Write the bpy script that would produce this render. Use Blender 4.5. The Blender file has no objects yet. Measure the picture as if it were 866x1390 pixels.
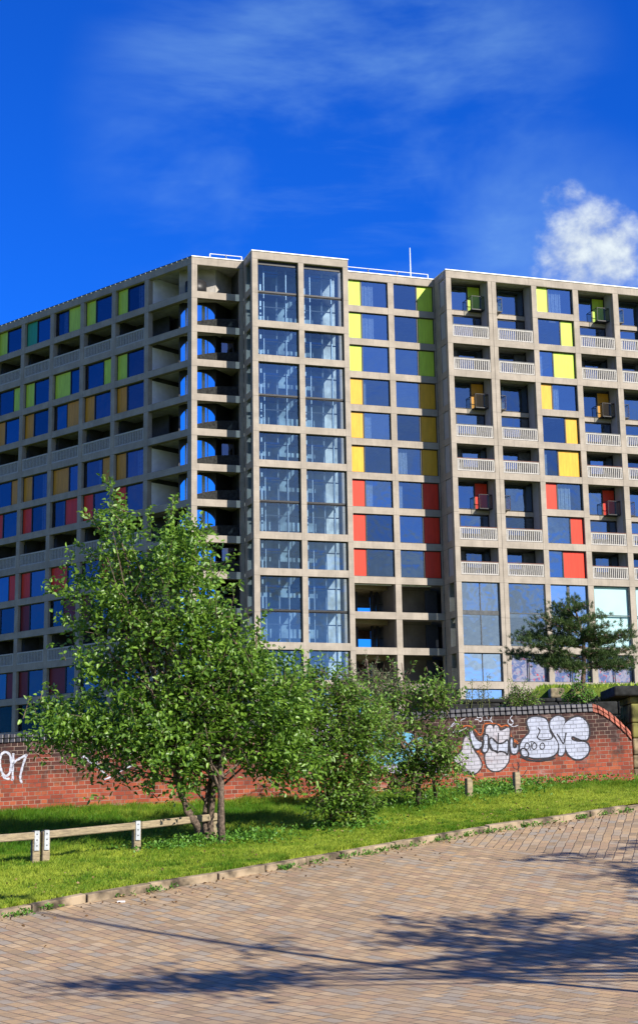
import bpy, bmesh, math, random
import numpy as np
from mathutils import Vector, Matrix
random.seed(7); rng = np.random.default_rng(11)
SC = bpy.context.scene; COL = SC.collection
R = math.radians

# ------------------------------------------------------------------ camera
F, PIT, ROLL, AL, AR = 2087.82, R(12.05439), R(-0.936), R(-47.61), R(71.67)   # photo: 866 x 1390, principal point (433, 650)
EYE = np.array([0, 0, 1.6])
FW = np.array([0, math.cos(PIT), math.sin(PIT)])
_u0 = np.array([0, -math.sin(PIT), math.cos(PIT)]); _r0 = np.array([1., 0, 0])
RT = math.cos(ROLL) * _r0 + math.sin(ROLL) * _u0
UP = -math.sin(ROLL) * _r0 + math.cos(ROLL) * _u0
cam = bpy.data.cameras.new('camera'); co = bpy.data.objects.new('camera', cam); COL.objects.link(co)
m = Matrix.Identity(4)
for i in range(3):
    m[i][0] = RT[i]; m[i][1] = UP[i]; m[i][2] = -FW[i]; m[i][3] = EYE[i]
co.matrix_world = m
cam.sensor_fit = 'HORIZONTAL'; cam.sensor_width = 36; cam.lens = F / 866 * 36
cam.shift_y = -45 / 866; cam.clip_start = .1; cam.clip_end = 6000
SC.camera = co

# ------------------------------------------------------------------ light
SUN_H = np.array([.741, -.671]); SUN_H /= np.linalg.norm(SUN_H); ELEV = R(33)
SUND = np.array([SUN_H[0] * math.cos(ELEV), SUN_H[1] * math.cos(ELEV), math.sin(ELEV)])
sl = bpy.data.lights.new('sun', 'SUN'); sl.energy = 5.0; sl.angle = R(.53); sl.color = (1, .93, .82)
so = bpy.data.objects.new('sun', sl); COL.objects.link(so)
so.rotation_euler = Vector(SUND).to_track_quat('Z', 'Y').to_euler()
SC.view_settings.view_transform = 'Standard'; SC.view_settings.look = 'None'
SC.view_settings.exposure = 0.85; SC.view_settings.gamma = 1; SC.view_settings.use_curve_mapping = False
SC.cycles.max_bounces = 8; SC.cycles.transparent_max_bounces = 12

def ray(x, y):
    return FW * F + RT * (x - 433) - UP * (y - 650)
def rdir(x, y):
    d = ray(x, y); return d / np.linalg.norm(d)
def at(x, y, Y):
    d = ray(x, y); return EYE + d * (Y / d[1])

W = bpy.data.worlds.new('World'); SC.world = W; W.use_nodes = True
nt = W.node_tree; N = nt.nodes; L = nt.links; N.clear()
def nd(tree, typ, **kw):
    n = tree.nodes.new(typ)
    for k, v in kw.items():
        if k.startswith('i_'):
            key = k[2:]; key = int(key) if key.isdigit() else key.replace('_', ' ')
            n.inputs[key].default_value = v
        else: setattr(n, k, v)
    return n
def mth(tree, op, a, b=None, c=None, clamp=False):
    n = tree.nodes.new('ShaderNodeMath'); n.operation = op; n.use_clamp = clamp
    for i, v in enumerate((a, b, c)):
        if v is None: continue
        if isinstance(v, (int, float)): n.inputs[i].default_value = v
        else: tree.links.new(v, n.inputs[i])
    return n.outputs[0]
def mix(tree, fac, a, b, mode='MIX'):
    n = tree.nodes.new('ShaderNodeMix'); n.data_type = 'RGBA'; n.blend_type = mode
    for s, v in ((0, fac), (6, a), (7, b)):
        if isinstance(v, (int, float)): n.inputs[s].default_value = v
        elif isinstance(v, tuple): n.inputs[s].default_value = (*v[:3], 1)
        else: tree.links.new(v, n.inputs[s])
    return n.outputs[2]
def smooth(tree, v, lo, hi):
    n = tree.nodes.new('ShaderNodeMapRange'); n.interpolation_type = 'SMOOTHSTEP'
    tree.links.new(v, n.inputs[0]); n.inputs[1].default_value = lo; n.inputs[2].default_value = hi
    return n.outputs[0]
def noise(tree, vec, scale, detail=4, rough=.55, dist=0, off=None):
    n = tree.nodes.new('ShaderNodeTexNoise'); n.inputs['Scale'].default_value = scale
    n.inputs['Detail'].default_value = detail; n.inputs['Roughness'].default_value = rough; n.inputs['Distortion'].default_value = dist
    if vec is not None: tree.links.new(vec, n.inputs['Vector'])
    return n.outputs['Fac']
def mapping(tree, vec, scale=(1, 1, 1), loc=(0, 0, 0), rot=(0, 0, 0)):
    n = tree.nodes.new('ShaderNodeMapping'); n.inputs['Scale'].default_value = scale
    n.inputs['Location'].default_value = loc; n.inputs['Rotation'].default_value = rot
    tree.links.new(vec, n.inputs['Vector']); return n.outputs[0]

sky = nd(nt, 'ShaderNodeTexSky', sky_type='NISHITA', sun_disc=False, sun_elevation=ELEV,
         sun_rotation=math.atan2(SUN_H[0], SUN_H[1]), altitude=150, air_density=1.0, dust_density=.25, ozone_density=3.0)
tc = N.new('ShaderNodeTexCoord'); D = tc.outputs['Generated']
tint = mix(nt, 1.0, sky.outputs[0], (.06, .56, 1.85), 'MULTIPLY')          # deep polarised blue
sep = N.new('ShaderNodeSeparateXYZ'); L.new(D, sep.inputs[0])
def dotd(v):
    n = N.new('ShaderNodeVectorMath'); n.operation = 'DOT_PRODUCT'; L.new(D, n.inputs[0]); n.inputs[1].default_value = tuple(v); return n.outputs['Value']
north = smooth(nt, dotd((-SUN_H[0], -SUN_H[1], .2)), -.75, .25)             # the sky is deepest away from the sun
base = mix(nt, north, mix(nt, .45, sky.outputs[0], tint), tint)
# clouds: thin wisps, a small cumulus low on the right, scattered cumulus on the side the windows mirror
wv = mapping(nt, D, (1.0, 1.0, 2.4), rot=(0, R(28), 0))
wisp = noise(nt, wv, 4.2, 6, .56, .25)
wd = smooth(nt, dotd(rdir(470, 190)), .982, .9985)
wisp = mth(nt, 'MULTIPLY', smooth(nt, wisp, .44, .80), wd)
streak = noise(nt, mapping(nt, D, (1, 1, 6), rot=(0, R(-20), 0)), 9, 6, .6, .3)
wisp = mth(nt, 'ADD', mth(nt, 'MULTIPLY', wisp, .62), mth(nt, 'MULTIPLY', mth(nt, 'MULTIPLY', smooth(nt, streak, .5, .85), wd), .10))
cd = mth(nt, 'MAXIMUM', smooth(nt, dotd(rdir(805, 348)), .99900, .99995), mth(nt, 'MULTIPLY', smooth(nt, dotd(rdir(765, 272)), .99984, .99999), .45))
cn = noise(nt, mapping(nt, D, (1, 1, 1.2)), 44, 6, .56, .1)
cum = mth(nt, 'MULTIPLY', smooth(nt, mth(nt, 'ADD', cn, mth(nt, 'MULTIPLY', cd, .30)), .50, 1.02), smooth(nt, cd, 0, .25))
veil = mth(nt, 'MULTIPLY', smooth(nt, dotd(rdir(770, 350)), .9955, .9998), mth(nt, 'MULTIPLY', noise(nt, D, 14, 6, .6, .3), .30))
bk = noise(nt, mapping(nt, D, (1, 1, 1.6)), 10, 8, .56, .2)
back = mth(nt, 'MULTIPLY', smooth(nt, bk, .41, .56), smooth(nt, mth(nt, 'MULTIPLY', sep.outputs[1], -1), -.15, .25))
back = mth(nt, 'MULTIPLY', back, smooth(nt, mth(nt, 'MULTIPLY', sep.outputs[2], -1), -.34, -.10))
thin = mix(nt, mth(nt, 'ADD', wisp, veil, clamp=True), base, (2.9, 5.6, 8.6))          # high ice cloud, lit through by the blue
cl = mth(nt, 'ADD', cum, mth(nt, 'MULTIPLY', back, .9), clamp=True)
lit = mth(nt, 'ADD', 3.6, mth(nt, 'MULTIPLY', cn, 7.0))
ccol = N.new('ShaderNodeCombineXYZ'); L.new(mth(nt, 'MULTIPLY', lit, .90), ccol.inputs[0]); L.new(lit, ccol.inputs[1]); L.new(mth(nt, 'MULTIPLY', lit, 1.06), ccol.inputs[2])
bg = N.new('ShaderNodeBackground'); bg.inputs['Strength'].default_value = .061
L.new(mix(nt, cl, thin, ccol.outputs[0]), bg.inputs[0])
wo = N.new('ShaderNodeOutputWorld'); L.new(bg.outputs[0], wo.inputs[0])

# ------------------------------------------------------------------ material helpers
def lin(r, g, b):
    return tuple(((c / 255) / 12.92 if c <= 10 else (((c / 255) + .055) / 1.055) ** 2.4) for c in (r, g, b))
def mat(name, col=(.5, .5, .5), rough=.7, spec=.3, metal=0):
    M = bpy.data.materials.new(name); M.use_nodes = True
    b = M.node_tree.nodes['Principled BSDF']
    b.inputs['Base Color'].default_value = (*col, 1); b.inputs['Roughness'].default_value = rough
    b.inputs['Specular IOR Level'].default_value = spec; b.inputs['Metallic'].default_value = metal
    return M, M.node_tree, b
def objco(t):
    return t.nodes.new('ShaderNodeTexCoord').outputs['Object']
def bump(t, b, h, strength=.4, dist=.01):
    n = t.nodes.new('ShaderNodeBump'); n.inputs['Strength'].default_value = strength; n.inputs['Distance'].default_value = dist
    t.links.new(h, n.inputs['Height']); t.links.new(n.outputs[0], b.inputs['Normal'])
def simple(name, col, rough=.6, var=.12, scale=3., spec=.3, metal=0):
    M, t, b = mat(name, col, rough, spec, metal)
    o = objco(t); n = noise(t, o, scale, 5)
    c2 = tuple(min(1, c * (1 - var * 2)) for c in col); c1 = tuple(min(1, c * (1 + var)) for c in col)
    t.links.new(mix(t, smooth(t, n, .3, .7), c2, c1), b.inputs['Base Color'])
    return M
MT = {}
def concrete(name, c):
    M, t, b = mat(name, c, .85, .2)
    o = objco(t)
    n1 = noise(t, o, .9, 6, .6); n2 = noise(t, mapping(t, o, (5, 5, .5)), 1.6, 5, .65); n3 = noise(t, o, 22, 3)
    a = mix(t, smooth(t, n1, .3, .72), tuple(x * .80 for x in c), tuple(x * 1.08 for x in c))
    a = mix(t, mth(t, 'MULTIPLY', smooth(t, n2, .50, .75), .45), a, tuple(x * .58 for x in c))
    a = mix(t, mth(t, 'MULTIPLY', smooth(t, n3, .45, .7), .18), a, tuple(x * .62 for x in c))
    n4 = noise(t, o, 5, 6, .7)
    a = mix(t, mth(t, 'MULTIPLY', smooth(t, n4, .60, .70), .35), a, tuple(x * .6 for x in c))
    n5 = noise(t, mapping(t, o, (9, 9, .22)), 1.1, 5, .7)
    a = mix(t, mth(t, 'MULTIPLY', smooth(t, n5, .54, .74), .42), a, tuple(x * .45 for x in c))
    sp = t.nodes.new('ShaderNodeSeparateXYZ'); t.links.new(o, sp.inputs[0])
    fr_ = mth(t, 'FRACT', mth(t, 'DIVIDE', mth(t, 'SUBTRACT', sp.outputs[2], 39.75 - 7.0 - 53.2 - .55), 2.66))
    a = mix(t, mth(t, 'MULTIPLY', mth(t, 'LESS_THAN', fr_, .011), .7), a, tuple(x * .3 for x in c))
    bw = mth(t, 'FRACT', mth(t, 'MULTIPLY', sp.outputs[2], 5.6)); a = mix(t, mth(t, 'MULTIPLY', mth(t, 'LESS_THAN', bw, .09), .16), a, tuple(x * .4 for x in c))
    t.links.new(a, b.inputs['Base Color']); bump(t, b, n3, .25, .01)
    return M
MT['conc'] = concrete('concrete_facade', (.345, .300, .250))
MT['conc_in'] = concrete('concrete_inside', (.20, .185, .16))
MT['white'] = simple('white_wall', (.82, .82, .83), .7, .05, 2)
MT['grey_panel'] = simple('pale_grey_panel', (.34, .34, .37), .5, .04, 2)
MT['baluster'] = simple('pale_cast_balusters', (.40, .38, .355), .75, .10, 9)
MT['flash'] = simple('white_roof_edge', (.82, .82, .80), .5, .04, 4)
MT['dark'] = simple('dark_frame', (.018, .018, .020), .45, .1, 6)
MT['darkgrey'] = simple('dark_grey_steel', (.07, .075, .08), .4, .15, 4)
MT['soffit'] = simple('painted_soffit', (.40, .375, .34), .8, .10, 2)
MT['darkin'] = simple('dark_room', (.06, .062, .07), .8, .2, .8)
MT['steel'] = simple('galvanised_steel', (.46, .48, .50), .42, .10, 18, .5, .7)
MT['whitesteel'] = simple('white_steel', (.72, .74, .76), .4, .05, 4)
MT['blue'] = simple('blue_lift_box', (.10, .28, .70), .4, .1, 4)
MT['curtain'] = simple('pale_curtain', (.62, .66, .70), .8, .12, 6)
MT['brownrail'] = simple('brown_handrail', (.16, .07, .05), .5, .15, 6)
def panel(name, c):   # powder coated sheet
    M, t, b = mat(name, c, .42, .22); o = objco(t); oi = t.nodes.new('ShaderNodeObjectInfo').outputs['Random']
    n = noise(t, mapping(t, o, (3, 3, .5)), 2.2, 4); a = mix(t, smooth(t, n, .3, .75), tuple(x * .84 for x in c), tuple(min(1, x * 1.05) for x in c))
    a = mix(t, mth(t, 'MULTIPLY', oi, .28), a, tuple(min(1, x * .72 + .015) for x in c))
    sp = t.nodes.new('ShaderNodeSeparateXYZ'); t.links.new(o, sp.inputs[0])
    w = mth(t, 'FRACT', mth(t, 'MULTIPLY', mth(t, 'ADD', sp.outputs[0], mth(t, 'MULTIPLY', sp.outputs[1], .4)), 3.3))
    a = mix(t, mth(t, 'MULTIPLY', mth(t, 'LESS_THAN', w, .07), .22), a, tuple(x * .4 for x in c))
    t.links.new(a, b.inputs['Base Color']); return M
MT['lime'] = panel('lime_panel', (.50, .68, .06)); MT['ochre'] = panel('ochre_panel', (.60, .27, .02)); MT['orange'] = panel('yellow_orange_panel', (.68, .36, .025))
MT['red'] = panel('red_panel', (.68, .042, .018)); MT['maroon'] = panel('maroon_panel', (.16, .018, .020)); MT['teal'] = panel('teal_panel', (.04, .33, .20))
MT['mirror'], _t, _b = mat('polished_steel', (.86, .90, .95), .06, .5, 1.0)
bump(_t, _b, noise(_t, mapping(_t, objco(_t), (3, 3, .15)), 2, 3), .25, .05)
def glass(name, refl=.55, tintc=(.70, .82, .95), through=(.55, .66, .75)):
    M = bpy.data.materials.new(name); M.use_nodes = True; t = M.node_tree; t.nodes.clear()
    g = t.nodes.new('ShaderNodeBsdfGlossy'); g.inputs['Roughness'].default_value = .012; g.inputs['Color'].default_value = (*tintc, 1)
    tr = t.nodes.new('ShaderNodeBsdfTransparent'); tr.inputs[0].default_value = (*through, 1)
    o = objco(t)
    bn = t.nodes.new('ShaderNodeBump'); bn.inputs['Strength'].default_value = .22; bn.inputs['Distance'].default_value = .06
    t.links.new(noise(t, o, .75, 2), bn.inputs['Height']); t.links.new(bn.outputs[0], g.inputs['Normal'])
    lw = t.nodes.new('ShaderNodeLayerWeight'); lw.inputs[0].default_value = .25
    mx = t.nodes.new('ShaderNodeMixShader')
    oi = t.nodes.new('ShaderNodeObjectInfo').outputs['Random']
    t.links.new(mth(t, 'ADD', mth(t, 'MULTIPLY', refl, mth(t, 'ADD', .62, mth(t, 'MULTIPLY', oi, .72))), mth(t, 'MULTIPLY', mth(t, 'POWER', lw.outputs['Facing'], 3.0), .6), clamp=True), mx.inputs[0])
    t.links.new(tr.outputs[0], mx.inputs[1]); t.links.new(g.outputs[0], mx.inputs[2])
    out = t.nodes.new('ShaderNodeOutputMaterial'); t.links.new(mx.outputs[0], out.inputs[0]); return M
MT['glass'] = glass('window_glass', .34, (.42, .60, .86), (.42, .50, .56))
MT['glass_left'] = glass('window_glass_shade_tint', .22, (.50, .50, .62), (.30, .36, .45))  # darker copy of the window glass, the shaded wing's dim reflection set in its tint
MT['glass_shop'] = glass('lower_glazing_glass', .55, (.70, .84, 1.0), (.35, .42, .5))
MT['glass_lift'] = glass('lift_tower_glass', .18, (.55, .70, .85), (.50, .63, .74))
MT['glass_rail'] = glass('rail_glass', .03, (.7, .8, .8), (.80, .83, .82))
M, t, b = mat('printed_window_film', (.6, .6, .7), .25, .5)
o = objco(t); n1 = noise(t, o, 1.6, 4, .6, 1.0); n2 = noise(t, o, 3.2, 3, .5, 1.6)
a = mix(t, smooth(t, n1, .42, .55), (.10, .14, .34), (.34, .31, .42)); a = mix(t, smooth(t, n2, .62, .68), a, (.55, .09, .12))
t.links.new(a, b.inputs['Base Color']); MT['film'] = M
MT['reflection_backing'] = simple('pale_cyan_reflection', (.58, .82, .86), .35, .02, 1, .6)  # backing panel whose pale colour paints in the bright reflection on the glazing

# ------------------------------------------------------------------ mesh helpers
def mesh_np(name, verts, faces_flat, loop_tot, mats, attr=None, smoothf=False, uv=None, fmat=None):
    me = bpy.data.meshes.new(name)
    verts = np.asarray(verts, dtype=np.float32).reshape(-1, 3); nl = len(faces_flat)
    me.vertices.add(len(verts)); me.vertices.foreach_set('co', verts.ravel())
    me.loops.add(nl); me.loops.foreach_set('vertex_index', np.asarray(faces_flat, dtype=np.int32))
    lt = np.asarray(loop_tot, dtype=np.int32); ls = np.concatenate([[0], np.cumsum(lt)[:-1]]).astype(np.int32)
    me.polygons.add(len(lt)); me.polygons.foreach_set('loop_start', ls); me.polygons.foreach_set('loop_total', lt)
    if smoothf: me.polygons.foreach_set('use_smooth', np.ones(len(lt), dtype=bool))
    for mm in mats: me.materials.append(mm)
    if fmat is not None: me.polygons.foreach_set('material_index', np.asarray(fmat, dtype=np.int32))
    if attr is not None:
        a = me.attributes.new('v', 'FLOAT', 'POINT'); a.data.foreach_set('value', np.asarray(attr, dtype=np.float32))
    if uv is not None:
        u = me.uv_layers.new(name='UVMap'); u.data.foreach_set('uv', np.asarray(uv, dtype=np.float32).ravel())
    me.update(calc_edges=True); me.validate(); return me
class MB:
    def __init__(s): s.v = []; s.f = []; s.m = []; s.mats = []
    def mi(s, m):
        if m not in s.mats: s.mats.append(m)
        return s.mats.index(m)
    def quad(s, pts, m):
        i = len(s.v); s.v += [tuple(p) for p in pts]; s.f.append(tuple(range(i, i + len(pts)))); s.m.append(s.mi(m))
    def hexa(s, p, m):   # 8 points: bottom 4, top 4
        i = len(s.v); s.v += [tuple(q) for q in p]; k = s.mi(m)
        for q in ((0, 3, 2, 1), (4, 5, 6, 7), (0, 1, 5, 4), (1, 2, 6, 5), (2, 3, 7, 6), (3, 0, 4, 7)):
            s.f.append(tuple(i + j for j in q)); s.m.append(k)
    def box(s, fr, u0, u1, o0, o1, z0, z1, m):
        s.hexa([fr(u0, o0, z0), fr(u1, o0, z0), fr(u1, o1, z0), fr(u0, o1, z0), fr(u0, o0, z1), fr(u1, o0, z1), fr(u1, o1, z1), fr(u0, o1, z1)], m)
    def tube(s, path, rad, m, n=8, cap=True):
        path = [np.array(p, float) for p in path]; rad = rad if hasattr(rad, '__len__') else [rad] * len(path)
        i0 = len(s.v); k = s.mi(m)
        for a, p in enumerate(path):
            d = path[min(a + 1, len(path) - 1)] - path[max(a - 1, 0)]; d /= np.linalg.norm(d) + 1e-9
            x = np.cross(d, (0, 0, 1.) if abs(d[2]) < .9 else (0, 1., 0)); x /= np.linalg.norm(x); y = np.cross(d, x)
            for j in range(n):
                an = 2 * math.pi * j / n; s.v.append(tuple(p + rad[a] * (math.cos(an) * x + math.sin(an) * y)))
        for a in range(len(path) - 1):
            for j in range(n):
                s.f.append((i0 + a * n + j, i0 + a * n + (j + 1) % n, i0 + (a + 1) * n + (j + 1) % n, i0 + (a + 1) * n + j)); s.m.append(k)
        if cap:
            s.f.append(tuple(i0 + j for j in range(n))[::-1]); s.m.append(k)
            s.f.append(tuple(i0 + (len(path) - 1) * n + j for j in range(n))); s.m.append(k)
    def build(s, name, parent=None, smoothf=False):
        org = np.array(parent_origin(parent)) if parent else np.zeros(3)
        me = bpy.data.meshes.new(name)
        me.from_pydata([tuple(np.array(p) - org) for p in s.v], [], s.f)
        for mm in s.mats: me.materials.append(mm)
        me.polygons.foreach_set('material_index', s.m)
        if smoothf: me.polygons.foreach_set('use_smooth', [True] * len(s.f))
        bm = bmesh.new(); bm.from_mesh(me); bmesh.ops.recalc_face_normals(bm, faces=bm.faces); bm.to_mesh(me); bm.free()
        me.update(); o = bpy.data.objects.new(name, me); COL.objects.link(o)
        if parent: o.parent = parent
        return o
def parent_origin(p):
    o = np.zeros(3)
    while p is not None: o = o + np.array(p.location); p = p.parent
    return o
def tag(o, label=None, cat=None, group=None, kind=None):
    for k, v in (('label', label), ('category', cat), ('group', group), ('kind', kind)):
        if v: o[k] = v
    return o
def empty(name, loc, label, cat, group=None):
    o = bpy.data.objects.new(name, None); COL.objects.link(o); o.location = tuple(loc); o.empty_display_size = .3
    return tag(o, label, cat, group)
def link(name, me, parent=None):
    o = bpy.data.objects.new(name, me); COL.objects.link(o)
    if parent: o.parent = parent
    return o

# ------------------------------------------------------------------ terrain
def Hr(x, y):
    t = (y - 14.9) / 1.2
    return .01 * x + .144 * np.logaddexp(0, t)
W0 = np.array([-5.98, 29.0]); W1 = np.array([6.02, 30.5]); WD = (W1 - W0) / np.linalg.norm(W1 - W0); WN = np.array([WD[1], -WD[0]])
def wall_s(x, y): return (np.array([x, y]) - W0) @ WD
def wall_off(x, y): return (x - W0[0]) * -WN[0] + (y - W0[1]) * -WN[1]      # metres behind the wall face
BR = 9.75
def Hb(x, y):
    q = x / np.maximum(y, 1); k = np.clip((q - .112) / .03, 0, 1); k = k * k * (3 - 2 * k)
    zb = 6.4 + (BR - 6.4) * k
    z36 = 2.9 + 1.27 * k
    z = z36 + (zb - z36) * np.clip((y - 36) / 78, 0, 1.2)
    return np.where(y < 35.05, 2.45 + .6 * k, z)
KX = np.array([-22, -12, -3.77, -3.05, -.087, 2.25, 5.31, 9.5, 18, 30]); KY = np.array([0, 9.2, 18.43, 19.2, 21.93, 24.2, 26.67, 29.2, 33, 37])
def kerb_y(x): return np.interp(x, KX, KY)

def vo(x, y): return .10 - .15 * np.clip((y - kerb_y(x)) / 7.0, 0, 1)      # the verge falls from the kerb top to the foot of the wall
def sheet(name, xs, ys, hf, m, kind='structure', keep=None):
    X, Y = np.meshgrid(xs, ys); Z = hf(X, Y); V = np.stack([X, Y, Z], -1).reshape(-1, 3)
    nx = len(xs); fs = []
    for j in range(len(ys) - 1):
        for i in range(nx - 1):
            if keep is not None and not keep((xs[i] + xs[i + 1]) / 2, (ys[j] + ys[j + 1]) / 2): continue
            a = j * nx + i; fs += [a, a + 1, a + nx + 1, a + nx]
    me = mesh_np(name, V, fs, [4] * (len(fs) // 4), [m], smoothf=True); o = link(name, me); tag(o, kind=kind); return o

# grass soil
M, t, b = mat('grass_ground', (.1, .2, .03), .95, .1)
o = objco(t); n1 = noise(t, o, .8, 6, .6); n2 = noise(t, o, 9, 6, .7); n3 = noise(t, o, 60, 3)
a = mix(t, smooth(t, n1, .35, .65), (.08, .15, .014), (.17, .21, .03)); a = mix(t, mth(t, 'MULTIPLY', smooth(t, n2, .52, .72), .6), a, (.20, .19, .06))
a = mix(t, mth(t, 'MULTIPLY', smooth(t, n3, .4, .7), .5), a, (.03, .055, .01))
t.links.new(a, b.inputs['Base Color']); bump(t, b, n3, .8, .05); MT['grass'] = M

# setts
def setts():
    M, t, b = mat('stone_setts', (.4, .3, .2), .8, .25)
    g = objco(t)
    def courses(rot, w, h):
        uvm = mapping(t, g, (1, 1, 1), rot=(0, 0, rot))
        wob = t.nodes.new('ShaderNodeTexNoise'); wob.inputs['Scale'].default_value = 2.2; t.links.new(uvm, wob.inputs['Vector'])
        vm = t.nodes.new('ShaderNodeVectorMath'); vm.operation = 'SCALE'; t.links.new(wob.outputs['Color'], vm.inputs[0]); vm.inputs['Scale'].default_value = .045
        ad = t.nodes.new('ShaderNodeVectorMath'); ad.operation = 'ADD'; t.links.new(uvm, ad.inputs[0]); t.links.new(vm.outputs[0], ad.inputs[1])
        br = t.nodes.new('ShaderNodeTexBrick'); br.offset = .5; br.inputs['Scale'].default_value = 1
        br.inputs['Brick Width'].default_value = w; br.inputs['Row Height'].default_value = h; br.inputs['Mortar Size'].default_value = .011
        br.inputs['Mortar Smooth'].default_value = .6; br.inputs['Bias'].default_value = 0
        br.inputs['Color1'].default_value = (0, 0, 0, 1); br.inputs['Color2'].default_value = (1, 1, 1, 1); br.inputs['Mortar'].default_value = (.5, .5, .5, 1)
        t.links.new(ad.outputs[0], br.inputs['Vector']); return br
    B = courses(R(54), .235, .138)
    A = courses(R(-76.5), .30, .125)
    sp = t.nodes.new('ShaderNodeSeparateXYZ'); t.links.new(g, sp.inputs[0])
    # the side road's setts start beyond a line that runs across at about 22 metres
    line = mth(t, 'ADD', sp.outputs[1], mth(t, 'MULTIPLY', sp.outputs[0], .93))
    zone = mth(t, 'GREATER_THAN', line, 25.1)
    rnd = mix(t, zone, B.outputs['Color'], A.outputs['Color']); mor = mix(t, zone, B.outputs['Fac'], A.outputs['Fac'])
    cr = t.nodes.new('ShaderNodeValToRGB'); t.links.new(rnd, cr.inputs[0]); el = cr.color_ramp.elements
    el[0].position = 0; el[0].color = (.23, .165, .095, 1); el[1].position = 1; el[1].color = (.50, .35, .19, 1)
    for p, c in ((.25, (.45, .30, .15, 1)), (.45, (.31, .20, .12, 1)), (.6, (.42, .30, .165, 1)), (.8, (.26, .24, .20, 1))):
        e = el.new(p); e.color = c
    n1 = noise(t, g, .55, 5); n2 = noise(t, g, 7, 6, .7); n3 = noise(t, g, 45, 4)
    base_ = mix(t, .18, cr.outputs[0], (.37, .27, .155))
    a = mix(t, mth(t, 'MULTIPLY', smooth(t, n2, .45, .72), .5), base_, (.19, .16, .125))
    a = mix(t, mth(t, 'MULTIPLY', smooth(t, n1, .42, .68), .30), a, (.19, .145, .105))
    a = mix(t, mth(t, 'MULTIPLY', smooth(t, n3, .4, .7), .2), a, (.16, .13, .10))
    a = mix(t, mth(t, 'MULTIPLY', mor, mth(t, 'ADD', .22, mth(t, 'MULTIPLY', smooth(t, noise(t, g, 2.3, 4), .35, .62), .5))), a, (.085, .07, .052))
    t.links.new(a, b.inputs['Base Color'])
    bump(t, b, mth(t, 'ADD', mth(t, 'MULTIPLY', mth(t, 'SUBTRACT', 1, mor), 1), mth(t, 'ADD', mth(t, 'MULTIPLY', n3, .25), mth(t, 'MULTIPLY', n2, .5))), .7, .014)
    return M
MT['setts'] = setts()
# bricks
def bricks(name, red=(.31, .068, .034), sootk=1.0, tone=None):
    M, t, b = mat(name, (.3, .1, .05), .85, .15)
    uvn = t.nodes.new('ShaderNodeUVMap'); uv = uvn.outputs[0]
    br = t.nodes.new('ShaderNodeTexBrick'); br.offset = .5; br.squash = .5; br.squash_frequency = 2; br.offset_frequency = 2
    for k, v in (('Scale', 1), ('Brick Width', .228), ('Row Height', .0765), ('Mortar Size', .0055), ('Mortar Smooth', .25), ('Bias', 0)): br.inputs[k].default_value = v
    br.inputs['Color1'].default_value = (0, 0, 0, 1); br.inputs['Color2'].default_value = (1, 1, 1, 1); br.inputs['Mortar'].default_value = (.5, .5, .5, 1)
    t.links.new(uv, br.inputs['Vector'])
    cr = t.nodes.new('ShaderNodeValToRGB'); t.links.new(br.outputs['Color'], cr.inputs[0]); el = cr.color_ramp.elements
    el[0].position = 0; el[0].color = (red[0] * .5, red[1] * .62, red[2] * .8, 1); el[1].position = 1; el[1].color = (red[0] * 1.15, red[1] * 1.5, red[2] * 1.3, 1)
    for p, k in ((.3, (.95, .9, 1)), (.5, (.68, .8, .9)), (.72, (1.1, 1.15, 1.2))):
        e = el.new(p); e.color = (red[0] * k[0], red[1] * k[1], red[2] * k[2], 1)
    col = cr.outputs[0]
    sp = t.nodes.new('ShaderNodeSeparateXYZ'); t.links.new(uv, sp.inputs[0])
    n1 = noise(t, uv, 1.5, 5, .6); n2 = noise(t, uv, 14, 5, .65)
    # soot from the old railway side lies on the upper courses, each brick takes it differently
    per = mth(t, 'MULTIPLY', br.outputs['Color'], .55) if False else mth(t, 'MULTIPLY', n2, .55)
    s = mth(t, 'ADD', sp.outputs[1], mth(t, 'ADD', mth(t, 'MULTIPLY', n1, 1.1), per))
    sep2 = t.nodes.new('ShaderNodeSeparateColor'); t.links.new(br.outputs['Color'], sep2.inputs[0])
    s = mth(t, 'ADD', s, mth(t, 'MULTIPLY', sep2.outputs[0], .55))
    soot = mth(t, 'MULTIPLY', smooth(t, s, 1.50, 2.20), .93 * sootk)
    col = mix(t, soot, col, (.030, .022, .022))
    # lime bloom
    col = mix(t, mth(t, 'MULTIPLY', smooth(t, noise(t, uv, 2.6, 6, .65, .5), .55, .75), .42), col, (.42, .30, .27))
    col = mix(t, mth(t, 'MULTIPLY', smooth(t, n2, .5, .75), .3), col, (.08, .045, .04))
    mc = mix(t, smooth(t, n1, .4, .6), (.36, .27, .21), (.12, .095, .08))
    col = mix(t, br.outputs['Fac'], col, mc)
    if tone: col = mix(t, tone[0], col, tone[1], 'MIX')
    t.links.new(col, b.inputs['Base Color'])
    bump(t, b, mth(t, 'ADD', mth(t, 'SUBTRACT', 1, br.outputs['Fac']), mth(t, 'MULTIPLY', n2, .5)), .8, .012)
    return M, t, b, br
MT['brick'], *_ = bricks('weathered_red_brick')
MT['bluebrick'] = simple('blue_engineering_brick', (.038, .038, .046), .45, .35, 9, .45)
MT['redcoping'] = simple('red_coping_brick', (.30, .095, .06), .8, .35, 12)
MT['stone'] = simple('weathered_sandstone', (.27, .22, .13), .9, .32, 5)
MT['moss'] = simple('mossy_sandstone', (.16, .15, .045), .95, .4, 4)
MT['blackstone'] = simple('soot_and_shade_black', (.022, .023, .022), .9, .35, 6)
MT['kerb'] = simple('sandstone_kerb', (.225, .175, .115), .9, .42, 3.5)
M, t, b = mat('weathered_timber', (.3, .25, .17), .85, .2)
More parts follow.
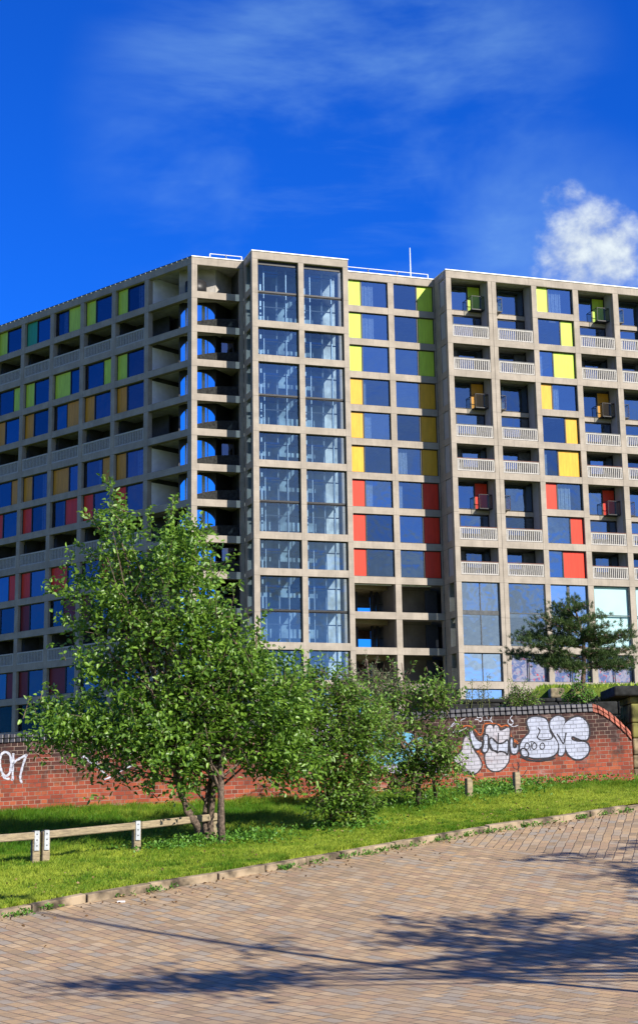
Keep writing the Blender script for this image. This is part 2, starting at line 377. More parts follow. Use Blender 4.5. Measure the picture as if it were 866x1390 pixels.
o = objco(t); n = noise(t, mapping(t, o, (2, 2, 14), rot=(0, 0, 0)), 3, 6, .7); n2 = noise(t, o, 30, 4)
a = mix(t, smooth(t, n, .3, .7), (.17, .135, .09), (.33, .265, .165)); a = mix(t, mth(t, 'MULTIPLY', smooth(t, n2, .5, .7), .4), a, (.14, .12, .08))
t.links.new(a, b.inputs['Base Color']); bump(t, b, n, .5, .01); MT['timber'] = M
M, t, b = mat('bark', (.15, .1, .07), .9, .1)
o = objco(t); n = noise(t, mapping(t, o, (1, 1, 1)), 26, 5, .7); a = mix(t, smooth(t, n, .35, .65), (.05, .038, .03), (.17, .125, .095))
t.links.new(a, b.inputs['Base Color']); bump(t, b, n, .8, .01); MT['bark'] = M
MT['pinebark'] = simple('pine_bark', (.20, .13, .10), .9, .35, 12)
def leafmat(name, lo, hi, trans=.35, gloss=.28):
    M = bpy.data.materials.new(name); M.use_nodes = True; t = M.node_tree; b = t.nodes['Principled BSDF']
    at_ = t.nodes.new('ShaderNodeAttribute'); at_.attribute_name = 'v'
    c = mix(t, at_.outputs['Fac'], lo, hi); t.links.new(c, b.inputs['Base Color'])
    b.inputs['Roughness'].default_value = .42; b.inputs['Specular IOR Level'].default_value = gloss
    tl = t.nodes.new('ShaderNodeBsdfTranslucent'); t.links.new(mix(t, .5, c, tuple(min(1, x * 1.6) for x in hi)), tl.inputs[0])
    mx = t.nodes.new('ShaderNodeMixShader'); mx.inputs[0].default_value = trans
    out = t.nodes['Material Output']; t.links.new(b.outputs[0], mx.inputs[1]); t.links.new(tl.outputs[0], mx.inputs[2]); t.links.new(mx.outputs[0], out.inputs[0])
    return M
MT['leafA'] = leafmat('alder_leaf', (.016, .070, .010), (.235, .40, .045), .34, .5)
MT['leafB'] = leafmat('bush_leaf', (.024, .090, .012), (.24, .39, .05), .36, .45)
MT['leafC'] = leafmat('grey_willow_leaf', (.10, .14, .06), (.20, .25, .11), .3)
MT['leafD'] = leafmat('bright_leaf', (.05, .16, .02), (.16, .32, .04), .35)
MT['needle'] = leafmat('pine_needle', (.016, .042, .014), (.085, .13, .035), .12, .2)
MT['blade'] = leafmat('grass_blade', (.060, .165, .010), (.35, .42, .05), .35, .1)
MT['dry'] = leafmat('dry_leaf', (.10, .055, .025), (.30, .20, .10), .1, .1)
MT['weed'] = leafmat('dry_weed', (.14, .17, .05), (.28, .27, .12), .3, .1)

def gbig(x, y):
    far = np.where(y > 31, Hb(x, np.maximum(y, 31)) - .02, Hr(x, np.minimum(y, 31)) - .25)
    return far
def gaxis(lo, hi, n, far): 
    return np.concatenate([-np.geomspace(far, -lo + 1, 12) if lo < 0 else [], np.linspace(lo, hi, n), np.geomspace(hi + 1, far, 12)])
def hground(x, y):
    z = gbig(x, y); r = np.hypot(x, y - 60)
    return np.where(r > 130, z * np.clip(1 - (r - 130) / 400, 0, 1), z)
sheet('ground', np.concatenate([-np.geomspace(3000, 60, 12), np.linspace(-55, 55, 56), np.geomspace(60, 3000, 12)]),
      np.concatenate([-np.geomspace(3000, 22, 12), np.linspace(-20, 30.6, 20), np.array([31.05, 32.5, 34, 35.0, 35.1]), np.linspace(36, 130, 48), np.geomspace(140, 3500, 14)]), hground, MT['grass'])
# road and verge follow the kerb line
def strip(name, offs, hz, m, side):
    xs = np.unique(np.concatenate([KX, np.linspace(-22, 30, 260)])); V = []; nx = len(xs)
    ky = kerb_y(xs); ks = np.array([np.interp(x, KX, KY) for x in xs])
    dk = np.gradient(ky, xs); nn = np.stack([-dk, np.ones(nx)], -1); nn /= np.linalg.norm(nn, axis=1)[:, None]
    for of in offs:
        if side == 'v':
            yy = ky + .17 + of * (np.maximum(30.62 + 0.125 * (xs - 6.02), ky + .2) - ky - .17); X = xs; Y = yy
        else: X = xs + 0 * nn[:, 0]; Y = ky - of
        V.append(np.stack([X, Y, hz(X, Y)], -1))
    V = np.concatenate(V); fs = []
    for j in range(len(offs) - 1):
        for i in range(nx - 1): a = j * nx + i; fs += [a, a + 1, a + nx + 1, a + nx]
    o = link(name, mesh_np(name, V, fs, [4] * (len(fs) // 4), [m], smoothf=True)); return tag(o, kind='structure')
strip('road', np.concatenate([np.linspace(0, 12, 40), np.linspace(13, 34, 12)]), lambda x, y: Hr(x, y), MT['setts'], 'r')
strip('grass_verge', np.linspace(0, 1, 30), lambda x, y: Hr(x, y) + vo(x, y), MT['grass'], 'v')
# kerb stones as one run
kb = MB(); rk = random.Random(3)
seg = []
s_ = np.linspace(-15, 22, 900); pts = np.stack([s_, kerb_y(s_)], -1); dl = np.concatenate([[0], np.cumsum(np.linalg.norm(np.diff(pts, axis=0), axis=1))])
p = 0
while p < dl[-1] - 1.2:
    l_ = rk.uniform(.65, 1.15); q = p + l_ - .018
    a = np.array([np.interp(p, dl, pts[:, 0]), np.interp(p, dl, pts[:, 1])]); c = np.array([np.interp(q, dl, pts[:, 0]), np.interp(q, dl, pts[:, 1])])
    d = (c - a) / np.linalg.norm(c - a); n_ = np.array([-d[1], d[0]]); j = rk.uniform(-.012, .012); hh = rk.uniform(.095, .125); sk = rk.uniform(-.012, .012)
    def pt(P, o_, z_): X = P + n_ * (o_ + j); return (X[0], X[1], float(Hr(P[0], P[1])) + z_)
    k0 = .02
    kb.hexa([pt(a, 0, -.2), pt(c, 0, -.2), pt(c, .17, -.2), pt(a, .17, -.2), pt(a, 0, hh - k0 + sk), pt(c, 0, hh - k0), pt(c, .17, hh), pt(a, .17, hh + sk)], MT['kerb'])
    p += l_
o = kb.build('kerb_strip'); tag(o, kind='structure')
bv = o.modifiers.new('edge', 'BEVEL'); bv.width = .012; bv.segments = 2

# ------------------------------------------------------------------ the apartment block
K = np.array([-9.33, 110.0]); ULD = np.array([math.sin(AL), math.cos(AL)]); URD = np.array([math.sin(AR), math.cos(AR)])
NL = np.array([-ULD[1], ULD[0]]); NR = np.array([URD[1], -URD[0]])
def fL(u, o, z): P = K + ULD * u + NL * o; return (P[0], P[1], z)
def fR(u, o, z): P = K + URD * u + NR * o; return (P[0], P[1], z)
ZB = 39.75; ST = 2.66; BH = .53
def zt(k): return ZB - ST * k                     # top of the beam under storey k (0 = top storey)
ROOF = 42.45; LOW = 3.0
block = empty('apartment_block', (K[0], K[1], 7.0), 'long concrete grid apartment block with lime, yellow and red panels on the hill', 'apartment block')
cc = MT['conc']
def grid(fr, name, cols, o1, o0, levels, beams_ok=lambda i, k: True, u_end=None, label=None, zlow=LOW, bo=.012):
    """columns run full height; beams butt between them"""
    b = MB()
    for a, c in cols: b.box(fr, a, c, o0, o1, zlow, ROOF - .6, cc)
    for i in range(len(cols) - 1):
        for k in levels:
            if beams_ok(i, k): b.box(fr, cols[i][1], cols[i + 1][0], o0, o1 - bo, zt(k) - BH, zt(k), cc)
    b.box(fr, cols[0][0], cols[-1][1], o0, o1, ROOF - .6, ROOF, cc)
    ob = b.build(name, block)
    if label: ob['label'] = label
    return ob
LV = list(range(0, 14))
LFc = [(4.90 + 3.925 * i, 5.36 + 3.925 * i) for i in range(9)]
grid(fL, 'concrete_frame', [(.0, .45)] + LFc, 0, -.45, LV, label='shaded concrete grid of the long left wing')
grid(fR, 'concrete_frame', [(.003, .43), (3.75, 4.02)], 0, -.45, LV, label='concrete frame of the open stair bay', bo=0.0)
TW = [(4.04, 4.48), (7.66, 8.08), (11.22, 11.63)]
TB = [1, 2, 4, 5, 7, 8, 10, 11, 12, 13]
grid(fR, 'concrete_frame', TW, 2.4, 1.95, TB, label='projecting concrete frame of the glazed lift tower')
grid(fR, 'concrete_frame', [(11.66, 12.42), (15.76, 16.24), (19.62, 19.68)], 0, -.45, LV, label='recessed concrete frame between lift tower and right wing')
RC = [(19.7, 20.12), (23.25, 23.565), (23.595, 23.95), (27.03, 27.47), (30.66, 31.14), (34.27, 34.75), (37.9, 38.36), (41.5, 41.95), (45.1, 45.5)]
kinds = {0: 'A', 2: 'B', 3: 'W', 4: 'A', 5: 'B', 6: 'W', 7: 'A'}     # bay after column i
def rbeam(i, k):
    if i == 1: return False
    if k in (9,): return False
    if kinds.get(i) in ('A', 'B') and k in (0, 3, 6): return False
    return True
grid(fR, 'concrete_frame', RC, 2.4, 1.95, LV, rbeam, label='sunlit concrete frame of the right wing')
# roof edges, roof slab, floor slabs, party walls
b = MB(); rf = MT['flash']
b.box(fR, -.02, 4.0, -.5, .05, ROOF + .002, ROOF + .07, rf); b.box(fR, 11.7, 19.65, -.5, .05, ROOF + .002, ROOF + .07, rf)
b.box(fR, 4.0, 11.67, -3, 2.45, ROOF + .004, ROOF + .075, rf); b.box(fR, 19.66, 45.5, -.6, 2.45, ROOF + .004, ROOF + .075, rf)
b.build('roof_edge', block)
b = MB(); b.box(fL, .0, 36.7, -.5, .04, ROOF + .003, ROOF + .05, MT['darkgrey'])
for i in range(62): b.box(fL, .4 + i * .6, .47 + i * .6, .0, .06, ROOF - .06, ROOF + .0, MT['flash'])
b.build('roof_edge', block)['label'] = 'dark roof edge with small pale fixings on the left wing'
HA = K + ULD * 4.85; HB = K + URD * 4.0; HP1 = HA - NL * 3.2; HP2 = HB - NR * 3.1
_q = at(243, 440, 112.0); Q1 = np.array([_q[0], 112.0]); _q = at(293, 440, 112.0); Q2 = np.array([_q[0], 112.0])
def hall(z0, z1, m_, b):
    P = [K - (NL + NR) * .28, HA - NL * .46, HP1, Q1, Q2, HP2, HB - NR * .46]; n = len(P)
    i = len(b.v); b.v += [(*p, z0) for p in P] + [(*p, z1) for p in P]; kk = b.mi(m_)
    for tri in ((0, 1, 3), (1, 2, 3), (0, 3, 4), (0, 4, 6), (4, 5, 6)):
        b.f.append(tuple(i + j for j in tri[::-1])); b.f.append(tuple(i + n + j for j in tri)); b.m += [kk, kk]
    for j in range(n): b.f.append((i + j, i + (j + 1) % n, i + n + (j + 1) % n, i + n + j)); b.m.append(kk)
b = MB()
hall(ROOF - .35, ROOF - .01, MT['soffit'], b)
for k in range(0, 13): hall(zt(k) - .30, zt(k) - .04, MT['soffit'], b)
for k in range(0, 13):
    b.box(fL, 4.86, 8.9, -3.2, -.455, zt(k) - .30, zt(k) - .04, MT['soffit']); b.box(fL, 8.902, 36.7, -6, -.455, zt(k) - .30, zt(k) - .04, MT['soffit'])
    b.box(fR, 4.03, 19.66, -6, -.455, zt(k) - .30, zt(k) - .04, MT['soffit'])
    if not False: b.box(fR, 19.72, 45.5, -6, .9, zt(k) - .31, zt(k) - .05, MT['soffit'])
    if k in (1, 2, 4, 5, 7, 8, 10, 11): b.box(fR, 19.74, 45.4, .9, 1.94, zt(k) - .30, zt(k) - .04, MT['soffit'])
b.box(fL, 4.86, 8.9, -3.2, -.455, ROOF - .35, ROOF - .01, MT['soffit']); b.box(fL, 8.902, 36.7, -6, -.455, ROOF - .35, ROOF - .01, MT['soffit'])
b.box(fR, 4.03, 19.66, -6, -.455, ROOF - .35, ROOF - .01, MT['soffit']); b.box(fR, 4.05, 11.6, -.454, 1.94, ROOF - .36, ROOF - .015, MT['soffit'])
b.box(fR, 19.72, 45.5, -6, 1.94, ROOF - .36, ROOF - .015, MT['soffit'])
b.build('floor_slabs', block)
b = MB(); wi = MT['white']; dk = MT['darkin']
# party wall of the stair hall: white, open on the deck storeys
for k in range(0, 13):
    if k in (1, 4, 7, 10): b.box(fL, 4.87, 5.0, -3.2, -.46, zt(k) - .035, zt(k) + .03, dk); continue
    b.box(fL, 4.87, 5.0, -3.2, -.46, zt(k) - .035, zt(k) + (2.0 if k else 2.33), wi)
    if k: b.box(fL, 4.865, 5.0, -3.2, -.46, zt(k) + 2.001, zt(k) + 2.35, dk)
ib = MT['conc_in']
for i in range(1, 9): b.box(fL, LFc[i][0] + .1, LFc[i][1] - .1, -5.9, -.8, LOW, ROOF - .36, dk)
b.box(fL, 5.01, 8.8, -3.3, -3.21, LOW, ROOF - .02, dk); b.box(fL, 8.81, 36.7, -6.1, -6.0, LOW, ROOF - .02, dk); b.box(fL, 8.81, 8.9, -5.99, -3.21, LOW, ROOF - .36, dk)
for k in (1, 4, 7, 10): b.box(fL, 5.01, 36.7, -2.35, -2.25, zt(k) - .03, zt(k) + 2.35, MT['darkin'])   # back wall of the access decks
b.box(fR, 3.9, 4.02, -3.1, -.46, LOW, ROOF - .36, MT['darkgrey']); b.box(fR, 4.03, 4.2, -6.1, -.5, LOW, ROOF - .36, dk)
b.box(fR, 4.2, 12.3, -6.1, -6.0, LOW, ROOF - .02, dk)
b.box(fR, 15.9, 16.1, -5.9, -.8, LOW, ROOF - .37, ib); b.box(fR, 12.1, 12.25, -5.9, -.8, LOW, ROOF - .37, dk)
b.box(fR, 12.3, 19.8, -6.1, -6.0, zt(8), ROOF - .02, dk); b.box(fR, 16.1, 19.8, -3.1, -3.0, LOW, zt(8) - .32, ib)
b.box(fR, 19.8, 45.5, -6.1, -6.0, LOW, ROOF - .02, dk)
# side walls inside the recessed balcony bays
for i, kd in kinds.items():
    if kd == 'W': continue
    ua, ub = RC[i][1], RC[i + 1][0]
    for (x0, x1) in ((ua - .12, ua - .012), (ub + .012, ub + .12)):
        b.box(fR, x0, x1, .92, 1.94, zt(8), ROOF - .38, MT['grey_panel'])
for i in range(len(RC) - 1):
    if i == 1: continue
    b.box(fR, RC[i + 1][0] + .08, RC[i + 1][1] - .08, -5.9, .9, LOW, ROOF - .38, dk)
b.build('inner_walls', block)

# windows -------------------------------------------------------------------------------
def window(fr, name, u0, u1, z0, z1, o, split, side, pm, label=None, gl='glass', curt=0, open_=False):
    """frame is the part; coloured panel and pane are its sub-parts.  split = width share of the panel"""
    fw = .055; f = MB(); dm = MT['dark']
    f.box(fr, u0, u1, o - .09, o, z0, z0 + fw, dm); f.box(fr, u0, u1, o - .09, o, z1 - fw, z1, dm)
    f.box(fr, u0, u0 + fw, o - .09, o, z0 + fw, z1 - fw, dm); f.box(fr, u1 - fw, u1, o - .09, o, z0 + fw, z1 - fw, dm)
    w = u1 - u0; um = None
    if split:
        um = u0 + w * split if side == 'L' else u1 - w * split
        f.box(fr, um - .055, um + .055, o - .09, o - .002, z0 + fw, z1 - fw, dm)
    ob = f.build(name, block)
    ga, gb = u0 + fw, u1 - fw
    if split:
        if side == 'L': pa, pb, ga = u0 + fw, um - .055, um + .055
        else: pa, pb, gb = um + .055, u1 - fw, um - .055
        p = MB(); p.box(fr, pa, pb, o - .07, o - .028, z0 + fw, z1 - fw, MT[pm]); p.build('colour_panel', ob)
    g = MB(); g.quad([fr(ga, o - .05, z0 + fw), fr(gb, o - .05, z0 + fw), fr(gb, o - .05, z1 - fw), fr(ga, o - .05, z1 - fw)], MT[gl])
    pn = g.build('pane', ob)
    if curt:
        c = MB(); cw = (gb - ga) * curt
        n_ = 7
        for q in range(n_): c.box(fr, ga + .02 + cw * q / n_, ga + .02 + cw * (q + .8) / n_, o - .30 - .03 * (q % 2), o - .27 - .03 * (q % 2), z0 + .03, z1 - .05, MT['curtain'])
        c.build('curtain', ob)
    if label: ob['label'] = label
    return ob
def rails(fr, u0, u1, z0, o, top=None, n=17, h=.98):
    r = MB(); m_ = MT['baluster']
    r.box(fr, u0, u1, o - .10, o, z0 + h - .11, z0 + h, m_); r.box(fr, u0, u1, o - .10, o, z0, z0 + .09, m_)
    r.box(fr, u0, u0 + .09, o - .10, o, z0 + .09, z0 + h - .11, m_); r.box(fr, u1 - .09, u1, o - .10, o, z0 + .09, z0 + h - .11, m_)
    w = (u1 - u0 - .18) / n
    for i in range(n):
        c = u0 + .09 + w * (i + .5); r.box(fr, c - w * .21, c + w * .21, o - .085, o - .02, z0 + .09, z0 + h - .11, m_)
    ob = r.build('balcony_railing', block)
    if top:
        t_ = MB(); t_.box(fr, u0 - .02, u1 + .02, o - .13, o + .02, z0 + h + .002, z0 + h + .05, MT[top]); t_.build('handrail', ob)
    return ob
wr = random.Random(5)
PC = lambda k: 'lime' if k < 3 else ('ochre' if k < 6 else ('red' if k < 9 else 'maroon'))
PR = lambda k: 'lime' if k < 3 else ('orange' if k < 6 else 'red')
patt = {'a': {1: ('L', .36), 2: ('L', .36), 3: ('R', .52), 4: ('L', .36), 5: ('L', .36), 6: ('R', .4), 7: ('L', .36)},
        'b': {1: ('L', .36), 2: ('R', .34), 3: ('L', .60), 4: ('L', .36), 5: ('R', .34), 6: ('L', .5), 7: ('L', .36)}}
for i in range(1, 8):
    u0, u1 = LFc[i - 1][1], LFc[i][0]
    for k in range(0, 12):
        if k in (1, 4, 7, 10):
            r = rails(fL, u0 + .02, u1 - .02, zt(k) + .004, -.04 if k < 10 else .0, None, 17, .98); continue
        # pixel left is the far end of a bay on this wing
        side, sh = patt['a' if k in (0, 3, 6, 9) else 'b'][i]; side = 'R' if side == 'L' else 'L'
        pm = PC(k)
        if k == 0 and i == 4: pm, sh = 'teal', .42
        window(fL, 'window', u0 + .01, u1 - .01, zt(k) + .004, zt(k) + 2.12, -.24, sh, side, pm, None, gl='glass_left', curt=wr.choice([0, 0, .18, .3, .55]))
    window(fL, 'ground_floor_glazing', u0 + .01, u1 - .01, zt(12) + .004, zt(12) + 2.12, -.3, 0, 'L', None, gl='glass_rail')
# recessed middle bays
for k in range(0, 9):
    window(fR, 'window', 12.43, 15.75, zt(k) + .004, zt(k) + 2.12, -.16, .345, 'L', PR(k), curt=wr.choice([0, 0, .12, .3, .5]))
    window(fR, 'window', 16.25, 19.61, zt(k) + .004, zt(k) + 2.12, -.16, .41, 'R', PR(k) if k not in (3, 4, 5) else 'orange', curt=wr.choice([0, .2, 0, .45]))
# right wing
wsh = {0: ('L', .33), 1: ('R', .36), 2: ('R', .60), 3: ('L', .33), 4: ('R', .36), 5: ('R', .60), 6: ('L', .33), 7: ('R', .36), 8: ('R', .60)}
def juliet(ua, ub, z, wing):
    j = MB(); dm = MT['dark']
    j.box(fR, ua, ub, .93, 1.75, z - .10, z - .02, dm)
    for (a_, c_) in ((ua, ua + .03), (ub - .03, ub)): j.box(fR, a_, c_, 1.71, 1.75, z - .02, z + 1.05, MT['dark']); 
    j.box(fR, ua + .041, ub - .041, 1.71, 1.75, z + 1.01, z + 1.05, MT['dark'])
    j.box(fR, ua, ua + .04, .93, 1.709, z + 1.01, z + 1.05, MT['dark']); j.box(fR, ub - .04, ub, .93, 1.709, z + 1.01, z + 1.05, MT['dark'])
    ob = j.build('juliet_balcony', block)
    g = MB(); g.quad([fR(ua + .05, 1.73, z), fR(ub - .05, 1.73, z), fR(ub - .05, 1.73, z + 1.0), fR(ua + .05, 1.73, z + 1.0)], MT['glass_rail'])
    for uu in (ua + .02, ub - .02): g.quad([fR(uu, .95, z), fR(uu, 1.7, z), fR(uu, 1.7, z + 1.0), fR(uu, .95, z + 1.0)], MT['glass_rail'])
    g.build('glass_screen', ob); return ob
for i, kd in kinds.items():
    u0, u1 = RC[i][1], RC[i + 1][0]; w = u1 - u0
    for k in range(0, 9):
        z = zt(k)
        if kd == 'W':
            s_, sh = wsh[k]; window(fR, 'window', u0 + .01, u1 - .01, z + .004, z + 2.12, 2.2, sh, s_, PR(k), curt=wr.choice([0, .3, .12, .6])); continue
        a_, c_ = u0 + .015, u1 - .015
        if k in (0, 3, 6):
            s_ = 'R' if kd == 'A' else 'L'
            window(fR, 'balcony_window', a_, c_, z + .004, z + (2.09 if k == 0 else 2.10), .90, .36 if kd == 'A' else .24, s_, PC(k) if k != 3 else 'ochre', curt=wr.choice([0, .15]))
            sp = MB(); sp.box(fR, a_, c_, .905, 1.02, z - .40, z - .052, MT['conc']); sp.build('balcony_ledge', block)
            if kd == 'A': juliet(u1 - 1.12, u1 - .05, z, i)
            else: juliet(u0 + .03, u0 + .78, z, i)
        else:
            window(fR, 'balcony_window', a_, c_, z + .004, z + (2.10 if k not in (1, 4, 7) else 2.2), .90, .22 if k in (1, 4, 7) else .34, 'L' if kd == 'A' else 'R', 'darkgrey' if k != 8 else 'darkgrey')
            rails(fR, u0 + .03, u1 - .03, z + .03, 2.36, 'brownrail' if k > 4 else 'darkgrey', 17, .95)
# tall lower glazing of the right wing
def glazing(u0, u1, z0, z1, o, mull, trans, gl, label=None, back=None):
    g = MB(); dm = MT['darkgrey']; f_ = .06
    g.box(fR, u0, u1, o - .1, o, z0, z0 + f_, dm); g.box(fR, u0, u1, o - .1, o, z1 - f_, z1, dm)
    g.box(fR, u0, u0 + f_, o - .1, o, z0 + f_, z1 - f_, dm); g.box(fR, u1 - f_, u1, o - .1, o, z0 + f_, z1 - f_, dm)
    for uu, ww in mull: g.box(fR, uu - ww / 2, uu + ww / 2, o - .09, o - .005, z0 + f_, z1 - f_, dm)
    for zz, ww in trans: g.box(fR, u0 + f_, u1 - f_, o - .085, o + .008, zz - ww / 2, zz + ww / 2, dm)
    ob = g.build('lower_glazing', block); q = MB()
    q.quad([fR(u0 + f_, o - .05, z0 + f_), fR(u1 - f_, o - .05, z0 + f_), fR(u1 - f_, o - .05, z1 - f_), fR(u0 + f_, o - .05, z1 - f_)], MT[gl]); q.build('pane', ob)
    if back:
        c = MB(); c.box(fR, u0 + .03, u1 - .03, o - .25, o - .2, z0 + .03, z1 - .03, MT[back]); c.build('reflection_backing' if back == 'reflection_backing' else 'printed_film', ob)
    if label: ob['label'] = label
zA, zB_ = zt(10) + .004, zt(8) - BH - .004
for i in (0, 2, 3, 4, 5, 6, 7):
    u0, u1 = RC[i][1] + .02, RC[i + 1][0] - .02; um = (u0 + u1) / 2
    bk = 'reflection_backing' if i in (4, 5) else None
    if i == 0: glazing(u0, u1, zA, zB_, 2.2, [(um, .07)], [(zt(9) - .17, .34)], 'glass_shop')
    elif i == 3: glazing(u0, u1, zA, zB_, 2.2, [(um, .22)], [(zt(9) - .3, .08)], 'glass_shop')
    else: glazing(u0, u1, zA, zB_, 2.3, [], [(zt(9) - .15, .07)], 'glass_shop' if not bk else 'glass_rail', None, bk)
    glazing(u0, u1, zt(11) + .004, zt(10) - BH - .004, 2.2, [(um, .06)], [], 'glass_shop' if i == 0 else 'glass_rail', None, None if i == 0 else 'film')
    if i == 0: glazing(u0, u1, zt(12) + .3, zt(11) - BH - .004, 2.2, [(um, .06)], [], 'glass_shop')
# opaque plinth on the uphill side
b = MB(); b.box(fR, 23.96, 45.4, 1.9, 2.38, LOW, zt(11) - BH - .01, cc); b.build('plinth', block)
# returns: side of the right wing and side of the lift tower
b = MB()
b.box(fR, 19.70, 20.1, .02, 1.0, LOW, ROOF - .38, cc)
for k in LV: b.box(fR, 19.705, 20.1, 1.001, 1.948, zt(k) - BH, zt(k), cc)
b.box(fR, 19.705, 20.1, 1.001, 1.948, ROOF - .6, ROOF - .37, cc)
b.box(fR, 4.04, 4.35, .02, .62, LOW, ROOF - .38, cc)
for k in LV: b.box(fR, 4.045, 4.35, .621, 1.948, zt(k) - BH, zt(k), cc)
b.box(fR, 4.03, 4.4, -.44, 1.946, ROOF - .6, ROOF - .38, cc); b.box(fR, 19.702, 20.1, -.44, 1.0, ROOF - .37, ROOF - .02, cc)
b.build('concrete_frame', block)['label'] = 'side faces that join the projecting fronts to the recessed ones'
b = MB()
for k in range(0, 9): b.box(fR, 19.76, 19.86, 1.01, 1.945, zt(k) + .002, zt(k) + 2.125, MT['grey_panel'])
b.build('side_panels', block)
for uu, oa, kk, gl in ((19.78, 1.0, range(9, 13), 'glass_rail'), (4.16, .62, range(0, 13), 'glass_lift')):
    for k in kk:
        b = MB(); b.quad([fR(uu, oa, zt(k)), fR(uu, 1.95, zt(k)), fR(uu, 1.95, zt(k) + 2.12), fR(uu, oa, zt(k) + 2.12)], MT[gl]); b.build('side_glazing', block)

# the open bays low in the middle: deep dark frames, steel struts, a light cornice
b = MB()
for k in (9, 10, 11):
    for uu in (13.6, 14.85, 15.3): b.box(fR, uu, uu + .16, -3.2, -3.0, zt(k) - .035, zt(k) + 2.34, MT['dark'])
    b.box(fR, 12.4, 15.8, -5.9, -5.8, zt(k) + (1.05 if k == 9 else 1.25 if k == 10 else .3), zt(k) + 2.34, MT['conc_in'] if k == 9 else MT['brownrail'])
    for q in range(6): b.hexa([fR(12.4, -1.0 - q * .75, zt(k) + 1.9), fR(15.8, -1.9 - q * .75, zt(k) + 1.9), fR(15.8, -2.02 - q * .75, zt(k) + 1.9), fR(12.4, -1.12 - q * .75, zt(k) + 1.9),
                               fR(12.4, -1.0 - q * .75, zt(k) + 2.33), fR(15.8, -1.9 - q * .75, zt(k) + 2.33), fR(15.8, -2.02 - q * .75, zt(k) + 2.33), fR(12.4, -1.12 - q * .75, zt(k) + 2.33)], MT['timber'])
    b.box(fR, 12.4, 15.8, -3.1, -3.05, zt(k) + .95, zt(k) + 1.0, MT['dark'])
    b.box(fR, 18.6, 19.6, -1.3, -1.2, zt(k) - .03, zt(k) + 1.9, MT['dark'])
b.box(fR, 12.5, 15.6, -.44, -.40, zt(8) - BH - .07, zt(8) - BH - .004, MT['white']); b.box(fR, 16.3, 18.8, -.44, -.40, zt(8) - BH - .07, zt(8) - BH - .004, MT['white'])
b.box(fR, 12.4, 13.5, -3.6, -3.5, zt(10) + .6, zt(10) + 2.2, MT['maroon'])
b.build('open_ground_floor', block)

# lift tower: glass skin, shafts, landings, motor boxes
for q in range(2):
    u0, u1 = TW[q][1] + .01, TW[q + 1][0] - .01
    ks = sorted(set(TB + [0, 3, 6, 9]))
    prev = ROOF - .6
    for k in ks[:-1]:
        if k > 12: break
        z0 = zt(k) + .005; z1 = prev - .005
        if k in (0, 3, 6, 9): z0 = zt(k) - .42
        g = MB(); dm = MT['dark']; o_ = 2.12
        top = .32 if k == 0 else .06
        g.box(fR, u0, u1, o_ - .1, o_, z1 - top, z1, dm); g.box(fR, u0, u0 + .05, o_ - .1, o_, z0, z1 - top, dm); g.box(fR, u1 - .05, u1, o_ - .1, o_, z0, z1 - top, dm)
        if k in (0, 3, 6, 9): g.box(fR, u0 + .051, u1 - .051, o_ - .1, o_ + .06, z0, z0 + .13, dm)
        ob = g.build('lift_lobby_glazing', block)
        p = MB(); p.quad([fR(u0 + .05, o_ - .05, z0), fR(u1 - .05, o_ - .05, z0), fR(u1 - .05, o_ - .05, z1 - top), fR(u0 + .05, o_ - .05, z1 - top)], MT['glass_lift']); p.build('pane', ob)
        prev = zt(k) - BH if k not in (0, 3, 6, 9) else z0
b = MB(); ws = MT['whitesteel']
for uu in (5.1, 6.4, 7.1, 8.6, 10.0, 10.75):
    b.box(fR, uu, uu + .11, .55, .72, LOW, ROOF - .4, ws if int(uu * 10) % 3 else MT['steel'])
for uu in (5.15, 6.9, 8.8, 10.5): b.box(fR, uu, uu + .05, 1.5, 1.55, LOW, ROOF - .4, MT['steel'])
for k in range(0, 13):
    for (a_, c_) in ((4.6, 7.6), (8.15, 11.1)):
        b.box(fR, a_, c_, 1.3, 1.38, zt(k) + 1.35, zt(k) + 1.43, MT['darkgrey']); b.box(fR, a_, c_, -.3, 1.2, zt(k) - .24, zt(k) - .10, MT['darkgrey'])
b.build('lift_shaft_frame', block)
b = MB()
for k in (0, 2, 3, 5, 6, 8, 9, 11):
    for a_ in (5.1, 8.5): b.box(fR, a_ + .1, a_ + 1.25, .8, 1.28, zt(k) + 1.30, zt(k) + 1.62, MT['blue'])
b.build('lift_motor_box', block)
b = MB(); b.box(fR, 4.45, 11.5, -.42, -.36, LOW, ROOF - .4, simple('pale_lift_wall', (.42, .48, .50), .7, .25, .8)); b.build('lift_back_wall', block)

# the round stair: arches shaped after the drum's mirrored sky, landings and curved parapets
WDR = (HP2 - HP1) / np.linalg.norm(HP2 - HP1); WNR = np.array([WDR[1], -WDR[0]]); WLN = np.linalg.norm(HP2 - HP1)
def fH(u, o, z): P = HP1 + WDR * u + WNR * o; return (P[0], P[1], z)
def pixx(P):
    d = np.array(P) - EYE; return 433 + F * (d @ RT) / (d @ FW)
def seg(P, Q):
    d = (Q - P) / np.linalg.norm(Q - P); n = np.array([d[1], -d[0]]); n = n if n[1] < 0 else -n
    return (lambda u, o, z: (P[0] + d[0] * u + n[0] * o, P[1] + d[1] * u + n[1] * o, z)), np.linalg.norm(Q - P)
fA, lA = seg(HP1, Q1); fQ, lQ = seg(Q1, Q2); fB, lB = seg(Q2, HP2)
b = MB(); b.box(fA, -.1, lA, -.1, -.004, LOW, zt(0) - .1, MT['darkin']); b.box(fB, 0, lB + .15, -.1, -.004, LOW, zt(0) - .1, MT['dark']); b.build('stair_enclosure', block)
